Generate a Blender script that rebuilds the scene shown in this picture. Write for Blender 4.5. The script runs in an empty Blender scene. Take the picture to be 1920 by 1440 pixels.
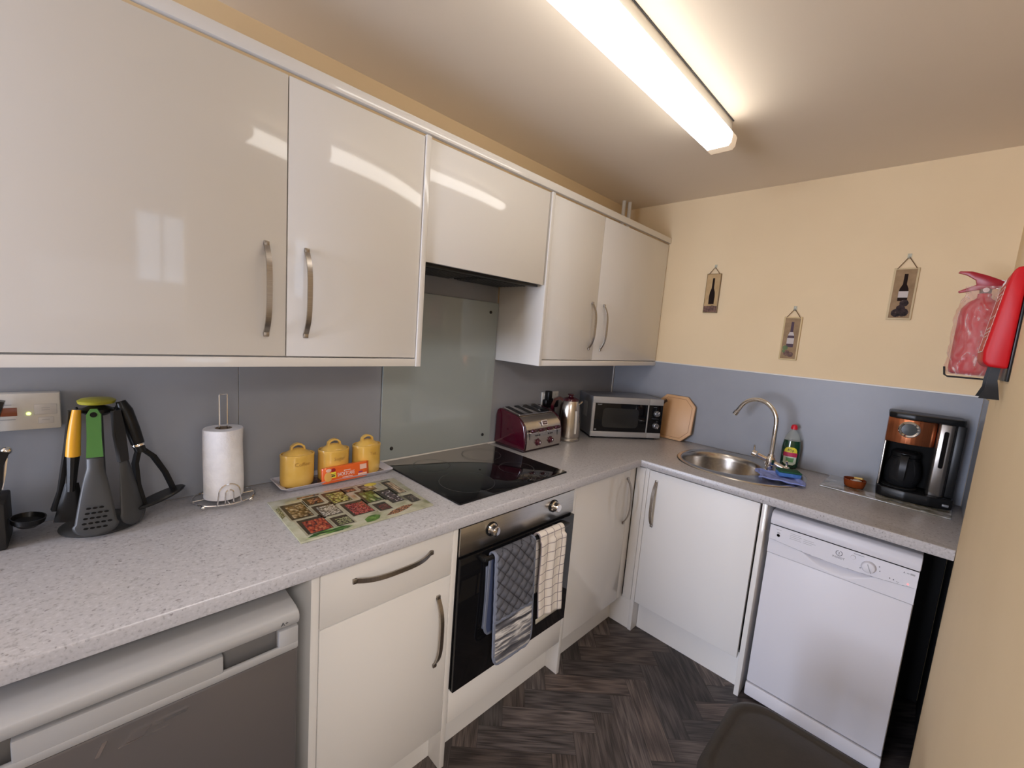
import bpy, bmesh, math, random
from mathutils import Matrix, Vector, noise
random.seed(7)
C = bpy.context.scene.collection
PI = math.pi
R = math.radians
WT = 0.91            # worktop height
WY, RY, WX = -1.6875, -1.72, -0.64   # near wall face, recess face, sink-side worktop front

# ------------------------------------------------------------------ materials
def nm(name):
    m = bpy.data.materials.new(name); m.use_nodes = True
    nt = m.node_tree; return m, nt, nt.nodes['Principled BSDF']
def pm(name, col, rough=.5, metal=0., coat=0., emit=None, es=0., spec=None, alpha=None, trans=None):
    m, nt, b = nm(name)
    b.inputs['Base Color'].default_value = (*col, 1); b.inputs['Roughness'].default_value = rough
    b.inputs['Metallic'].default_value = metal; b.inputs['Coat Weight'].default_value = coat
    if coat: b.inputs['Coat Roughness'].default_value = .05
    if emit: b.inputs['Emission Color'].default_value = (*emit, 1); b.inputs['Emission Strength'].default_value = es
    if spec is not None: b.inputs['Specular IOR Level'].default_value = spec
    if alpha is not None: b.inputs['Alpha'].default_value = alpha
    if trans is not None: b.inputs['Transmission Weight'].default_value = trans
    return m
def N(nt, t, **kw):
    n = nt.nodes.new(t)
    for k, v in kw.items():
        if k in n.inputs: n.inputs[k].default_value = v
        else: setattr(n, k, v)
    return n
def ramp(nt, stops, interp='LINEAR'):
    r = nt.nodes.new('ShaderNodeValToRGB'); e = r.color_ramp; e.interpolation = interp
    while len(e.elements) < len(stops): e.elements.new(.5)
    for el, (p, c) in zip(e.elements, stops): el.position = p; el.color = (*c, 1)
    return r
def coord(nt, kind='Object', scale=(1, 1, 1)):
    t = nt.nodes.new('ShaderNodeTexCoord'); mp = nt.nodes.new('ShaderNodeMapping')
    mp.inputs['Scale'].default_value = scale; nt.links.new(t.outputs[kind], mp.inputs['Vector']); return mp.outputs['Vector']
def bump(nt, b, fac, strength=.1, dist=.002):
    bp = N(nt, 'ShaderNodeBump', Strength=strength, Distance=dist)
    nt.links.new(fac, bp.inputs['Height']); nt.links.new(bp.outputs['Normal'], b.inputs['Normal'])
def noisy(name, stops, scale=8., rough=.5, detail=4., metal=0., bumps=0., bscale=None, sc=(1, 1, 1), coat=0., bdist=.002):
    m, nt, b = nm(name); v = coord(nt, 'Object', sc)
    n = N(nt, 'ShaderNodeTexNoise', Scale=scale, Detail=detail); nt.links.new(v, n.inputs['Vector'])
    r = ramp(nt, stops); nt.links.new(n.outputs['Fac'], r.inputs['Fac']); nt.links.new(r.outputs['Color'], b.inputs['Base Color'])
    b.inputs['Roughness'].default_value = rough; b.inputs['Metallic'].default_value = metal; b.inputs['Coat Weight'].default_value = coat
    if bumps:
        n2 = N(nt, 'ShaderNodeTexNoise', Scale=bscale or scale * 6, Detail=3.); nt.links.new(v, n2.inputs['Vector'])
        bump(nt, b, n2.outputs['Fac'], bumps, bdist)
    return m
def seeds(name, stops, scale, gap=(.02, .015, .01), sc=(1, 1, 1)):
    """small pieces: voronoi cells with their own colours and darker joints"""
    m, nt, b = nm(name); v = coord(nt, 'Object', sc)
    n = N(nt, 'ShaderNodeTexNoise', Scale=60., Detail=2.); nt.links.new(v, n.inputs['Vector'])
    mx = N(nt, 'ShaderNodeVectorMath', operation='MULTIPLY_ADD'); nt.links.new(n.outputs['Color'], mx.inputs[0]); mx.inputs[1].default_value = (.006, .006, 0); nt.links.new(v, mx.inputs[2])
    vo = N(nt, 'ShaderNodeTexVoronoi', Scale=scale * 1.7); nt.links.new(mx.outputs[0], vo.inputs['Vector'])
    sp = nt.nodes.new('ShaderNodeSeparateColor'); nt.links.new(vo.outputs['Color'], sp.inputs[0])
    r = ramp(nt, stops); nt.links.new(sp.outputs[0], r.inputs['Fac'])
    g = ramp(nt, [(.35, (1, 1, 1)), (.8, (0, 0, 0))]); nt.links.new(vo.outputs['Distance'], g.inputs['Fac'])
    mix = N(nt, 'ShaderNodeMix', data_type='RGBA'); nt.links.new(g.outputs['Color'], mix.inputs[0])
    mix.inputs[6].default_value = (*gap, 1); nt.links.new(r.outputs['Color'], mix.inputs[7])
    nt.links.new(mix.outputs[2], b.inputs['Base Color']); b.inputs['Roughness'].default_value = .15
    return m
def film(name, col, fac, rough=.15, ior=1.3):
    """thin clear plastic or glass: a see-through sheet with a glossy skin"""
    m = bpy.data.materials.new(name); m.use_nodes = True; nt = m.node_tree; nt.nodes.clear()
    o = nt.nodes.new('ShaderNodeOutputMaterial'); tr = nt.nodes.new('ShaderNodeBsdfTransparent'); tr.inputs[0].default_value = (*col, 1)
    pb = nt.nodes.new('ShaderNodeBsdfPrincipled'); pb.inputs['Base Color'].default_value = (*col, 1); pb.inputs['Roughness'].default_value = rough
    mx = nt.nodes.new('ShaderNodeMixShader'); mx.inputs[0].default_value = fac
    nt.links.new(tr.outputs[0], mx.inputs[1]); nt.links.new(pb.outputs[0], mx.inputs[2]); nt.links.new(mx.outputs[0], o.inputs[0])
    return m
def brushed(name, col, rough=.3, axis=(1, 1, 60)):
    m, nt, b = nm(name); v = coord(nt, 'Object', axis)
    n = N(nt, 'ShaderNodeTexNoise', Scale=12., Detail=3.); nt.links.new(v, n.inputs['Vector'])
    r = ramp(nt, [(.3, tuple(c * .88 for c in col)), (.7, tuple(min(1, c * 1.08) for c in col))])
    nt.links.new(n.outputs['Fac'], r.inputs['Fac']); nt.links.new(r.outputs['Color'], b.inputs['Base Color'])
    b.inputs['Metallic'].default_value = 1; b.inputs['Roughness'].default_value = rough
    return m

M = {}
M['cream'] = noisy('cream_paint', [(.3, (.765, .60, .375)), (.7, (.795, .63, .40))], 3, .75, bumps=.12, bscale=90)
M['ceil'] = noisy('ceiling_paint', [(.3, (.79, .695, .575)), (.7, (.82, .72, .60))], 2, .8, bumps=.06, bscale=60)
M['white'] = pm('gloss_white_door', (.78, .76, .735), .07)
M['white3'] = pm('satin_white_door', (.78, .765, .745), .42, spec=.3)
M['white2'] = pm('white_melamine', (.78, .76, .74), .35)
M['inside'] = pm('cabinet_inside', (.30, .28, .26), .7)
M['grey'] = noisy('grey_wall_panel', [(.3, (.295, .31, .345)), (.7, (.32, .335, .37))], 5, .30)
M['grey'].node_tree.nodes['Principled BSDF'].inputs['Specular IOR Level'].default_value = .16
M['glass'] = pm('grey_glass', (.325, .36, .355), .05)
M['black'] = pm('black_plastic', (.008, .008, .0085), .32, spec=.3)
M['blackgl'] = pm('black_glass', (.006, .006, .007), .04, spec=.3)
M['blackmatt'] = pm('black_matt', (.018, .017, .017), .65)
M['chrome'] = pm('chrome', (.82, .80, .78), .08, 1)
M['steel'] = brushed('brushed_steel', (.56, .54, .51), .28)
M['steelv'] = brushed('brushed_steel_upright', (.62, .58, .53), .26, (60, 60, 1))
M['nickel'] = brushed('brushed_nickel', (.40, .36, .32), .32)
M['sink'] = brushed('sink_steel', (.60, .57, .53), .24, (8, 8, 8))
M['applw'] = pm('appliance_white', (.70, .69, .735), .42, spec=.35)
M['line'] = pm('dark_line', (.03, .03, .035), .6)
M['greyink'] = pm('grey_print', (.16, .16, .18), .6)
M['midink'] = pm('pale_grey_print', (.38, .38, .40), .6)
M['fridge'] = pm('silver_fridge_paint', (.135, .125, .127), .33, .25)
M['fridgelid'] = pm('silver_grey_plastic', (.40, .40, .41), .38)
M['burg'] = pm('burgundy_gloss', (.052, .003, .011), .12, coat=.3)
M['wood'] = noisy('beech', [(.2, (.50, .27, .12)), (.55, (.64, .38, .19)), (.85, (.70, .45, .25))], 6, .45, sc=(1, 1, .12), bumps=.03)
M['yellow'] = noisy('yellow_glaze', [(.25, (.72, .43, .075)), (.6, (.80, .52, .13)), (.9, (.84, .60, .21))], 14, .22, coat=.4)
M['yellowdk'] = pm('worn_glaze_lettering', (.55, .31, .07), .4)
M['paper'] = noisy('kitchen_paper', [(.3, (.80, .80, .84)), (.7, (.88, .88, .91))], 40, .9, bumps=.5, bscale=160, bdist=.003)
M['red'] = pm('fire_red', (.52, .006, .012), .42, spec=.3)
M['redlac'] = pm('dark_red_lever', (.33, .006, .018), .35)
M['whitepl'] = pm('white_plastic', (.70, .67, .62), .4)
M['whiteink'] = pm('white_print', (.80, .74, .72), .6)
M['copper'] = brushed('copper', (.53, .185, .085), .28, (60, 60, 1))
M['stool'] = noisy('dark_faux_leather', [(.3, (.027, .0235, .022)), (.7, (.034, .029, .027))], 30, .5, bumps=.15, bscale=220)
M['bag'] = film('clear_plastic_bag', (.96, .86, .85), .19, .12)
M['clear'] = film('clear_bottle_plastic', (.85, .88, .86), .22, .08)
M['carafe'] = film('dark_glass', (.03, .03, .032), .45, .03)
M['amber'] = film('amber_glass', (.30, .06, .012), .72, .06)
M['soap'] = pm('green_washing_up_liquid', (.004, .045, .022), .08, coat=.6)
M['matgl'] = film('glass_mat', (.62, .68, .66), .45, .05)

nt = M['bag'].node_tree; v = coord(nt, 'Object', (1, 1, .35))      # crease highlights put into the film's opacity as whitish streaks
n1 = N(nt, 'ShaderNodeTexNoise', Scale=26., Detail=3., Distortion=2.5); nt.links.new(v, n1.inputs['Vector'])
r1 = ramp(nt, [(.40, (.10, .10, .10)), (.60, (.22, .22, .22)), (.68, (.62, .62, .62))]); nt.links.new(n1.outputs['Fac'], r1.inputs['Fac'])
nt.links.new(r1.outputs['Color'], [n for n in nt.nodes if n.type == 'MIX_SHADER'][0].inputs[0])
# worktop: pale grey laminate with fine dark and light flecks
m, nt, b = nm('speckled_laminate'); v = coord(nt)
n1 = N(nt, 'ShaderNodeTexNoise', Scale=150., Detail=2.); nt.links.new(v, n1.inputs['Vector'])
r1 = ramp(nt, [(.30, (.34, .325, .33)), (.42, (.45, .435, .445)), (.6, (.475, .46, .47)), (.74, (.55, .535, .55))]); nt.links.new(n1.outputs['Fac'], r1.inputs['Fac'])
n2 = N(nt, 'ShaderNodeTexNoise', Scale=130., Detail=1.); nt.links.new(v, n2.inputs['Vector'])
r2 = ramp(nt, [(.26, (.45, .42, .42)), (.33, (1, 1, 1))]); nt.links.new(n2.outputs['Fac'], r2.inputs['Fac'])
mx = N(nt, 'ShaderNodeMix', data_type='RGBA', blend_type='MULTIPLY'); mx.inputs[0].default_value = .8
nt.links.new(r1.outputs['Color'], mx.inputs[6]); nt.links.new(r2.outputs['Color'], mx.inputs[7]); nt.links.new(mx.outputs[2], b.inputs['Base Color'])
b.inputs['Roughness'].default_value = .3
M['worktop'] = m
# floor planks: tone per plank from a colour attribute, grain along the plank's own UV
m, nt, b = nm('dark_oak_planks')
at = N(nt, 'ShaderNodeAttribute', attribute_name='tone'); uv = nt.nodes.new('ShaderNodeUVMap'); uv.uv_map = 'UVMap'
mp = nt.nodes.new('ShaderNodeMapping'); mp.inputs['Scale'].default_value = (1.1, 27, 1); nt.links.new(uv.outputs[0], mp.inputs['Vector'])
n1 = N(nt, 'ShaderNodeTexNoise', Scale=5., Detail=6., Distortion=1.2); nt.links.new(mp.outputs[0], n1.inputs['Vector'])
wv = N(nt, 'ShaderNodeTexWave', Scale=1.5, Distortion=9., Detail=3.); nt.links.new(mp.outputs[0], wv.inputs['Vector'])
ad = N(nt, 'ShaderNodeMath', operation='MULTIPLY_ADD'); nt.links.new(wv.outputs['Fac'], ad.inputs[0]); ad.inputs[1].default_value = .25; nt.links.new(n1.outputs['Fac'], ad.inputs[2])
r1 = ramp(nt, [(.32, (.016, .012, .011)), (.55, (.055, .043, .040)), (.85, (.115, .092, .084))]); nt.links.new(ad.outputs[0], r1.inputs['Fac'])
mx = N(nt, 'ShaderNodeMix', data_type='RGBA', blend_type='MULTIPLY'); mx.inputs[0].default_value = 1
nt.links.new(r1.outputs['Color'], mx.inputs[6]); nt.links.new(at.outputs['Color'], mx.inputs[7]); nt.links.new(mx.outputs[2], b.inputs['Base Color'])
b.inputs['Roughness'].default_value = .42; bump(nt, b, ad.outputs[0], .1, .001)
M['floor'] = m
# tea towel: cream cloth with a thin grey check, drawn on the cloth's UV
m, nt, b = nm('checked_tea_towel'); uv = nt.nodes.new('ShaderNodeUVMap'); uv.uv_map = 'UVMap'
sp = nt.nodes.new('ShaderNodeSeparateXYZ'); nt.links.new(uv.outputs[0], sp.inputs[0])
fs = []
for k, rep in ((0, 3.6), (1, 17.)):
    a = N(nt, 'ShaderNodeMath', operation='MULTIPLY'); nt.links.new(sp.outputs[k], a.inputs[0]); a.inputs[1].default_value = rep
    f = N(nt, 'ShaderNodeMath', operation='FRACT'); nt.links.new(a.outputs[0], f.inputs[0])
    l = N(nt, 'ShaderNodeMath', operation='LESS_THAN'); nt.links.new(f.outputs[0], l.inputs[0]); l.inputs[1].default_value = .085; fs.append(l)
mxx = N(nt, 'ShaderNodeMath', operation='MAXIMUM'); nt.links.new(fs[0].outputs[0], mxx.inputs[0]); nt.links.new(fs[1].outputs[0], mxx.inputs[1])
mx = N(nt, 'ShaderNodeMix', data_type='RGBA'); nt.links.new(mxx.outputs[0], mx.inputs[0]); mx.inputs[6].default_value = (.74, .68, .62, 1); mx.inputs[7].default_value = (.27, .235, .25, 1)
nt.links.new(mx.outputs[2], b.inputs['Base Color']); b.inputs['Roughness'].default_value = .95
M['towel'] = m
M['quilt'] = noisy('slate_quilted_cotton', [(.3, (.075, .078, .095)), (.7, (.10, .103, .125))], 60, .85)
M['quiltseam'] = pm('quilt_seam', (.028, .028, .036), .9)
M['quiltblue'] = pm('blue_cotton', (.055, .075, .16), .9)
M['piping'] = pm('grey_blue_binding', (.16, .18, .24), .85)
M['stripe'] = noisy('striped_pocket', [(.36, (.05, .05, .06)), (.47, (.13, .13, .15)), (.53, (.62, .60, .58)), (.6, (.14, .14, .16))], 9, .7, sc=(.6, 1, 4.5))

# ------------------------------------------------------------------ mesh builder
def fmat(o, right, up):
    r = Vector(right).normalized(); u = Vector(up).normalized(); n = r.cross(u)
    return Matrix(((r.x, u.x, n.x, o[0]), (r.y, u.y, n.y, o[1]), (r.z, u.z, n.z, o[2]), (0, 0, 0, 1)))
class B:
    def __init__(s): s.bm = bmesh.new()
    def add(s, t, m=0, X=None):
        for f in t.faces: f.material_index = m
        if X is not None: t.transform(X)
        me = bpy.data.meshes.new('tmp'); t.to_mesh(me); t.free(); s.bm.from_mesh(me); bpy.data.meshes.remove(me); return s
    def box(s, x0, x1, y0, y1, z0, z1, bev=0, m=0, seg=2, X=None):
        t = bmesh.new(); bmesh.ops.create_cube(t, size=1)
        for v in t.verts: v.co = Vector(((x0 + x1) / 2 + v.co.x * (x1 - x0), (y0 + y1) / 2 + v.co.y * (y1 - y0), (z0 + z1) / 2 + v.co.z * (z1 - z0)))
        if bev: bmesh.ops.bevel(t, geom=t.edges[:], offset=bev, segments=seg, affect='EDGES', profile=.5)
        return s.add(t, m, X)
    def loops(s, rings, m=0, cap0=True, cap1=True, closed=False, X=None, uv=None):
        t = bmesh.new(); V = [[t.verts.new(p) for p in r] for r in rings]; n = len(rings[0]); k = len(rings)
        for i in range(k if closed else k - 1):
            a, b_ = V[i], V[(i + 1) % k]
            for j in range(n):
                f = (a[j], a[(j + 1) % n], b_[(j + 1) % n], b_[j])
                if len(set(f)) == 4: t.faces.new(f)
        if not closed:
            if cap0: t.faces.new(V[0][::-1])
            if cap1: t.faces.new(V[-1])
        bmesh.ops.recalc_face_normals(t, faces=t.faces[:])
        return s.add(t, m, X)
    def lathe(s, prof, c=(0, 0, 0), n=32, m=0, sx=1, sy=1, X=None, cap0=True, cap1=True):
        return s.loops([[(c[0] + r * sx * math.cos(2 * PI * i / n), c[1] + r * sy * math.sin(2 * PI * i / n), c[2] + z) for i in range(n)] for r, z in prof], m, cap0, cap1, X=X)
    def cyl(s, p0, p1, r0, r1=None, n=20, m=0, bev=0):
        r1 = r0 if r1 is None else r1; d = Vector(p1) - Vector(p0); L = d.length; q = d.to_track_quat('Z', 'Y').to_matrix().to_4x4(); q.translation = p0
        pr = [(r0, 0), (r1, L)] if not bev else [(r0 - bev, 0), (r0, bev), (r1, L - bev), (r1 - bev, L)]
        return s.lathe(pr, n=n, m=m, X=q)
    def tube(s, pts, r, n=10, m=0, closed=False):
        P = [Vector(p) for p in pts]; k = len(P); rs = r if isinstance(r, (list, tuple)) else [r] * k; rings = []; nrm = None
        for i in range(k):
            a = P[(i - 1) % k] if closed or i else P[i]; b_ = P[(i + 1) % k] if closed or i < k - 1 else P[i]
            tn = (b_ - a).normalized()
            if nrm is None:
                nrm = tn.orthogonal().normalized()
            nrm = (nrm - tn * nrm.dot(tn)).normalized(); bn = tn.cross(nrm)
            rings.append([P[i] + (nrm * math.cos(2 * PI * j / n) + bn * math.sin(2 * PI * j / n)) * rs[i] for j in range(n)])
        return s.loops(rings, m, closed=closed)
    def strip(s, pts, side, w, th, m=0):
        """a flat bar of width w (along side) and thickness th swept along pts; w may be a list"""
        P = [Vector(p) for p in pts]; k = len(P); sd = Vector(side).normalized(); W = w if isinstance(w, (list, tuple)) else [w] * k; rings = []
        for i in range(k):
            tn = (P[min(i + 1, k - 1)] - P[max(i - 1, 0)]).normalized(); nr = tn.cross(sd).normalized()
            a, c = sd * W[i] / 2, nr * th / 2
            rings.append([P[i] - a - c, P[i] + a - c, P[i] + a + c, P[i] - a + c])
        return s.loops(rings, m)
    def prism(s, poly, X, d0, d1, m=0, bev=0):
        """polygon in the X plane, from height d0 to d1 along the plane's normal"""
        t = bmesh.new(); a = [t.verts.new((p[0], p[1], d0)) for p in poly]; b_ = [t.verts.new((p[0], p[1], d1)) for p in poly]; n = len(poly)
        for i in range(n): t.faces.new((a[i], a[(i + 1) % n], b_[(i + 1) % n], b_[i]))
        t.faces.new(a[::-1]); t.faces.new(b_); bmesh.ops.recalc_face_normals(t, faces=t.faces[:])
        if bev: bmesh.ops.bevel(t, geom=t.edges[:], offset=bev, segments=2, affect='EDGES', profile=.5)
        return s.add(t, m, X)
    def flat(s, poly, X, d=0, m=0):
        t = bmesh.new(); t.faces.new([t.verts.new((p[0], p[1], d)) for p in poly]); return s.add(t, m, X)
    def ball(s, c, r, m=0, sc=(1, 1, 1), n=16):
        t = bmesh.new(); bmesh.ops.create_uvsphere(t, u_segments=n, v_segments=n // 2 + 2, radius=r)
        for v in t.verts: v.co = Vector((c[0] + v.co.x * sc[0], c[1] + v.co.y * sc[1], c[2] + v.co.z * sc[2]))
        return s.add(t, m)
    def sheet(s, fn, nu, nv, m=0, mfn=None):
        t = bmesh.new(); V = [[t.verts.new(fn(i / nu, j / nv)) for i in range(nu + 1)] for j in range(nv + 1)]; L = t.loops.layers.uv.new('UVMap')
        fs = []
        for j in range(nv):
            for i in range(nu):
                f = t.faces.new((V[j][i], V[j][i + 1], V[j + 1][i + 1], V[j + 1][i]))
                for l, (a, c) in zip(f.loops, ((i, j), (i + 1, j), (i + 1, j + 1), (i, j + 1))): l[L].uv = (a / nu, c / nv)
                fs.append((f, mfn((i + .5) / nu, (j + .5) / nv) if mfn else m))
        for f, k in fs: f.material_index = k
        me = bpy.data.meshes.new('tmp'); t.to_mesh(me); t.free(); s.bm.from_mesh(me); bpy.data.meshes.remove(me); return s
    def text(s, body, size, X, m=0, depth=.0004, align='CENTER', sx=1):
        cu = bpy.data.curves.new('t', 'FONT'); cu.body = body; cu.size = size; cu.align_x = align; cu.align_y = 'CENTER'; cu.extrude = depth / 2; cu.resolution_u = 2
        o = bpy.data.objects.new('t', cu); C.objects.link(o); bpy.context.view_layer.update()
        me = bpy.data.meshes.new_from_object(o.evaluated_get(bpy.context.evaluated_depsgraph_get()))
        t = bmesh.new(); t.from_mesh(me); bpy.data.objects.remove(o); bpy.data.curves.remove(cu); bpy.data.meshes.remove(me)
        if sx != 1:
            for v in t.verts: v.co.x *= sx
        return s.add(t, m, X)
    def build(s, name, mats, parent=None, loc=(0, 0, 0), rot=(0, 0, 0), ang=32, label=None, solid=0, sub=0):
        me = bpy.data.meshes.new(name); s.bm.to_mesh(me); s.bm.free()
        for k in (mats if isinstance(mats, (list, tuple)) else [mats]): me.materials.append(M[k] if isinstance(k, str) else k)
        me.polygons.foreach_set('use_smooth', [True] * len(me.polygons)); me.set_sharp_from_angle(angle=R(ang))
        o = bpy.data.objects.new(name, me); C.objects.link(o); o.location = loc; o.rotation_euler = rot
        if parent: o.parent = parent
        if label: o['label'] = label
        if solid: md = o.modifiers.new('thick', 'SOLIDIFY'); md.thickness = solid; md.offset = 0
        if sub: md = o.modifiers.new('sub', 'SUBSURF'); md.levels = md.render_levels = sub
        return o
def tag(o, label, cat, group=None, kind=None):
    o['label'] = label; o['category'] = cat
    if group: o['group'] = group
    if kind: o['kind'] = kind
    return o
def thing(name, label, cat, loc=(0, 0, 0), rz=0., group=None, rot=None):
    o = bpy.data.objects.new(name, None); C.objects.link(o); o.location = loc; o.rotation_euler = rot or (0, 0, rz); o.empty_display_size = .05
    return tag(o, label, cat, group)
def struct(o): o['kind'] = 'structure'; return o
def rrect(w, h, r, n=5, cx=0, cy=0):
    out = []
    for sx, sy, a0 in ((1, 1, 0), (-1, 1, 90), (-1, -1, 180), (1, -1, 270)):
        for i in range(n + 1):
            a = R(a0 + 90 * i / n); out.append((cx + sx * (w / 2 - r) + r * math.cos(a), cy + sy * (h / 2 - r) + r * math.sin(a)))
    return out
FRONT = lambda x, y, z: fmat((x, y, z), (1, 0, 0), (0, 0, 1))      # faces -y
TOP = lambda x, y, z: fmat((x, y, z), (1, 0, 0), (0, 1, 0))

# ------------------------------------------------------------------ room shell
def planks():
    g = B(); bm = g.bm; uvl = bm.loops.layers.uv.new('UVMap'); col = bm.loops.layers.float_color.new('tone')
    w, L = .09, .36; ex = Vector((.7071, -.7071)); ey = Vector((.7071, .7071)); org = Vector((-1.115, -.595))
    def P(a, c): q = org + ex * a + ey * c; return (q.x, q.y, 0)
    for k in range(-110, 90):
        for j in range(-12, 13):
            ox, oy = k * w, k * w - 2 * L * j
            for kind in (0, 1):
                x0, y0, dx, dy = (ox, oy, L, w) if kind == 0 else (ox, oy + w, w, L)
                c0 = org + ex * (x0 + dx / 2) + ey * (y0 + dy / 2)
                if not (-6.3 < c0.x < .2 and -3.9 < c0.y < .2): continue
                e = .0006
                f = bm.faces.new([bm.verts.new(P(x0 + a * dx + (e if a == 0 else -e), y0 + b_ * dy + (e if b_ == 0 else -e))) for a, b_ in ((0, 0), (1, 0), (1, 1), (0, 1))])
                t = random.uniform(.55, 1.45); tint = random.uniform(-.06, .06); ou, ov = random.uniform(0, 50), random.uniform(0, 50)
                for l, (a, b_) in zip(f.loops, ((0, 0), (1, 0), (1, 1), (0, 1))):
                    u, v_ = (a * L, b_ * w) if kind == 0 else (b_ * L, a * w)
                    l[uvl].uv = (ou + u, ov + v_); l[col] = (t * (1 + tint), t, t * (1 - tint), 1)
    for co, no in (((0, 0, 0), (1, 0, 0)), ((-6.0, 0, 0), (-1, 0, 0)), ((0, 0, 0), (0, 1, 0)), ((0, -3.7, 0), (0, -1, 0))):
        bmesh.ops.bisect_plane(bm, geom=bm.verts[:] + bm.edges[:] + bm.faces[:], plane_co=co, plane_no=no, clear_outer=True)
    bmesh.ops.recalc_face_normals(bm, faces=bm.faces[:])
    for f in bm.faces:
        if f.normal.z < 0: f.normal_flip()
    g.box(-6.0, 0, -3.7, 0, -.06, -.0008, m=1)
    return struct(g.build('floor', ['floor', 'blackmatt']))
planks()
struct(B().box(-6.0, 0, -3.7, 0, 2.3444, 2.42).build('ceiling', 'ceil'))
struct(B().box(-6.1, .1, 0, .1, -.06, 2.42).build('wall_back', 'cream'))
struct(B().box(0, .1, -3.8, 0, -.06, 2.42).build('wall_right', 'cream'))
struct(B().box(-6.1, -6.0, -3.8, 0, -.06, 2.42).build('wall_left', 'cream'))
g = B(); WA, WB = -2.30, -1.55                                      # rear wall with the window opening
g.box(-6.0, WA, -3.8, -3.7, 0, 2.3444).box(WB, 0, -3.8, -3.7, 0, 2.3444).box(WA, WB, -3.8, -3.7, 0, .95).box(WA, WB, -3.8, -3.7, 2.1, 2.3444)
struct(g.build('wall_rear', 'cream'))
g = B()                                                             # short wall on the right with the shallow recess over the worktop
g.prism([(-2.05, WY), (-.628, WY), (-.628, RY), (0, RY), (0, -1.80), (-2.05, -1.80)], TOP(0, 0, 0), 0, 2.3444)
struct(g.build('wall_near', 'cream'))
g = B()
for a in (WA, (WA + WB) / 2 - .025, WB - .05): g.box(a, a + .05, -3.74, -3.69, .95, 2.1, .004)
for z in (.95, 2.05): g.box(WA, WB, -3.738, -3.692, z, z + .05, .004)
wf = struct(g.build('window_1', 'whitepl'))
B().box(WA + .04, WB - .04, -3.722, -3.718, .98, 2.07).build('pane', pm('bright_daylight_pane', (.7, .8, 1), .1, emit=(.72, .84, 1.0), es=2.2), wf)

# ------------------------------------------------------------------ worktop
poly = [(-3.2, 0), (0, 0), (0, RY), (-.629, RY), (-.629, WY - 0.0), (WX, WY), (WX, -.6), (-3.2, -.6)]
poly = [(-3.2, -.001), (-.001, -.001), (-.001, RY + .001), (-.629, RY + .001), (-.629, WY + .001), (WX, WY + .001), (WX, -.6), (-3.2, -.6)]
wt = B().prism(poly, TOP(0, 0, 0), .8735, WT, bev=.0035).build('worktop', 'worktop')
SB = (-.29, -.862)
cut = B().lathe([(.203, .8), (.203, 1)], (SB[0], SB[1], 0), n=48).build('cut', 'worktop')
md = wt.modifiers.new('b', 'BOOLEAN'); md.object = cut; md.operation = 'DIFFERENCE'; md.solver = 'EXACT'
bpy.context.view_layer.update()
me = bpy.data.meshes.new_from_object(wt.evaluated_get(bpy.context.evaluated_depsgraph_get()))
wt.modifiers.clear(); wt.data = me; bpy.data.objects.remove(cut)
me.polygons.foreach_set('use_smooth', [True] * len(me.polygons)); me.set_sharp_from_angle(angle=R(40))
tag(wt, 'pale grey speckled L-shaped laminate worktop over all the base units', 'worktop')

# ------------------------------------------------------------------ wall panels
def panel(name, label, x0, x1, y0, y1, z0=WT + .0005, z1=1.369, mat='grey', cat='wall panel'):
    return tag(B().box(x0, x1, y0, y1, z0, z1, .0008, seg=1).build(name, mat), label, cat)
panel('splashback_panel', 'grey wall panel behind the utensil stand, left of the thin upright seam', -3.2, -2.2275, -.005, -.0005, cat='splashback')
panel('splashback_panel', 'grey wall panel behind the paper towel and yellow canisters', -2.2262, -1.7345, -.005, -.0005, cat='splashback')
panel('splashback_panel', 'grey wall panel behind the toaster and kettle', -1.1305, -.0055, -.005, -.0005, cat='splashback')
sp_ = panel('splashback_panel', 'long grey wall panel behind the sink and tap with a pale top edge', -.005, -.0005, RY + .006, -.012, cat='splashback')
B().box(-.007, -.0005, RY + .006, -.012, 1.3692, 1.375).build('top_trim', 'whitepl', sp_, label='pale top edge strip')
panel('splashback_panel', 'narrow grey wall panel on the side wall beside the coffee maker', -.622, -.0055, RY + .0005, RY + .005, cat='splashback')
panel('splashback_panel', 'grey wall panel showing as a strip between glass splashback and cooker hood', -1.7325, -1.132, -.004, -.0005, WT + .0005, 1.735, 'grey', 'splashback')
tag(B().box(-.016, -.0055, -.012, -.0055, WT + .001, 1.369, .001).build('corner_trim', 'whitepl'), 'thin white upright strip in the corner behind the microwave', 'trim', kind='thing')
tag(B().box(-1.735, -1.0, -.012, -.0055, WT + .0005, .9205, .002).build('sealant_strip', 'whitepl'), 'thin pale sealing strip between glass splashback and worktop', 'trim', kind='thing')
gs = thing('glass_splashback', 'grey-green glass splashback with dark corner screws behind the hob', 'splashback', (-1.432, 0, .9212))
B().box(-.3005, .3008, -.0125, -.0065, 0, .699, .001, seg=1).build('glass_sheet', 'glass', gs)
for sx in (-1, 1):
    for z in (.046, .652): B().lathe([(.001, 0), (.0075, 0), (.0075, -.003), (.006, -.005), (.001, -.0052)], X=Matrix.Translation((sx * .25, -.0125, z)) @ Matrix.Rotation(R(-90), 4, 'X'), n=16).build('screw', 'blackmatt', gs)

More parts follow.
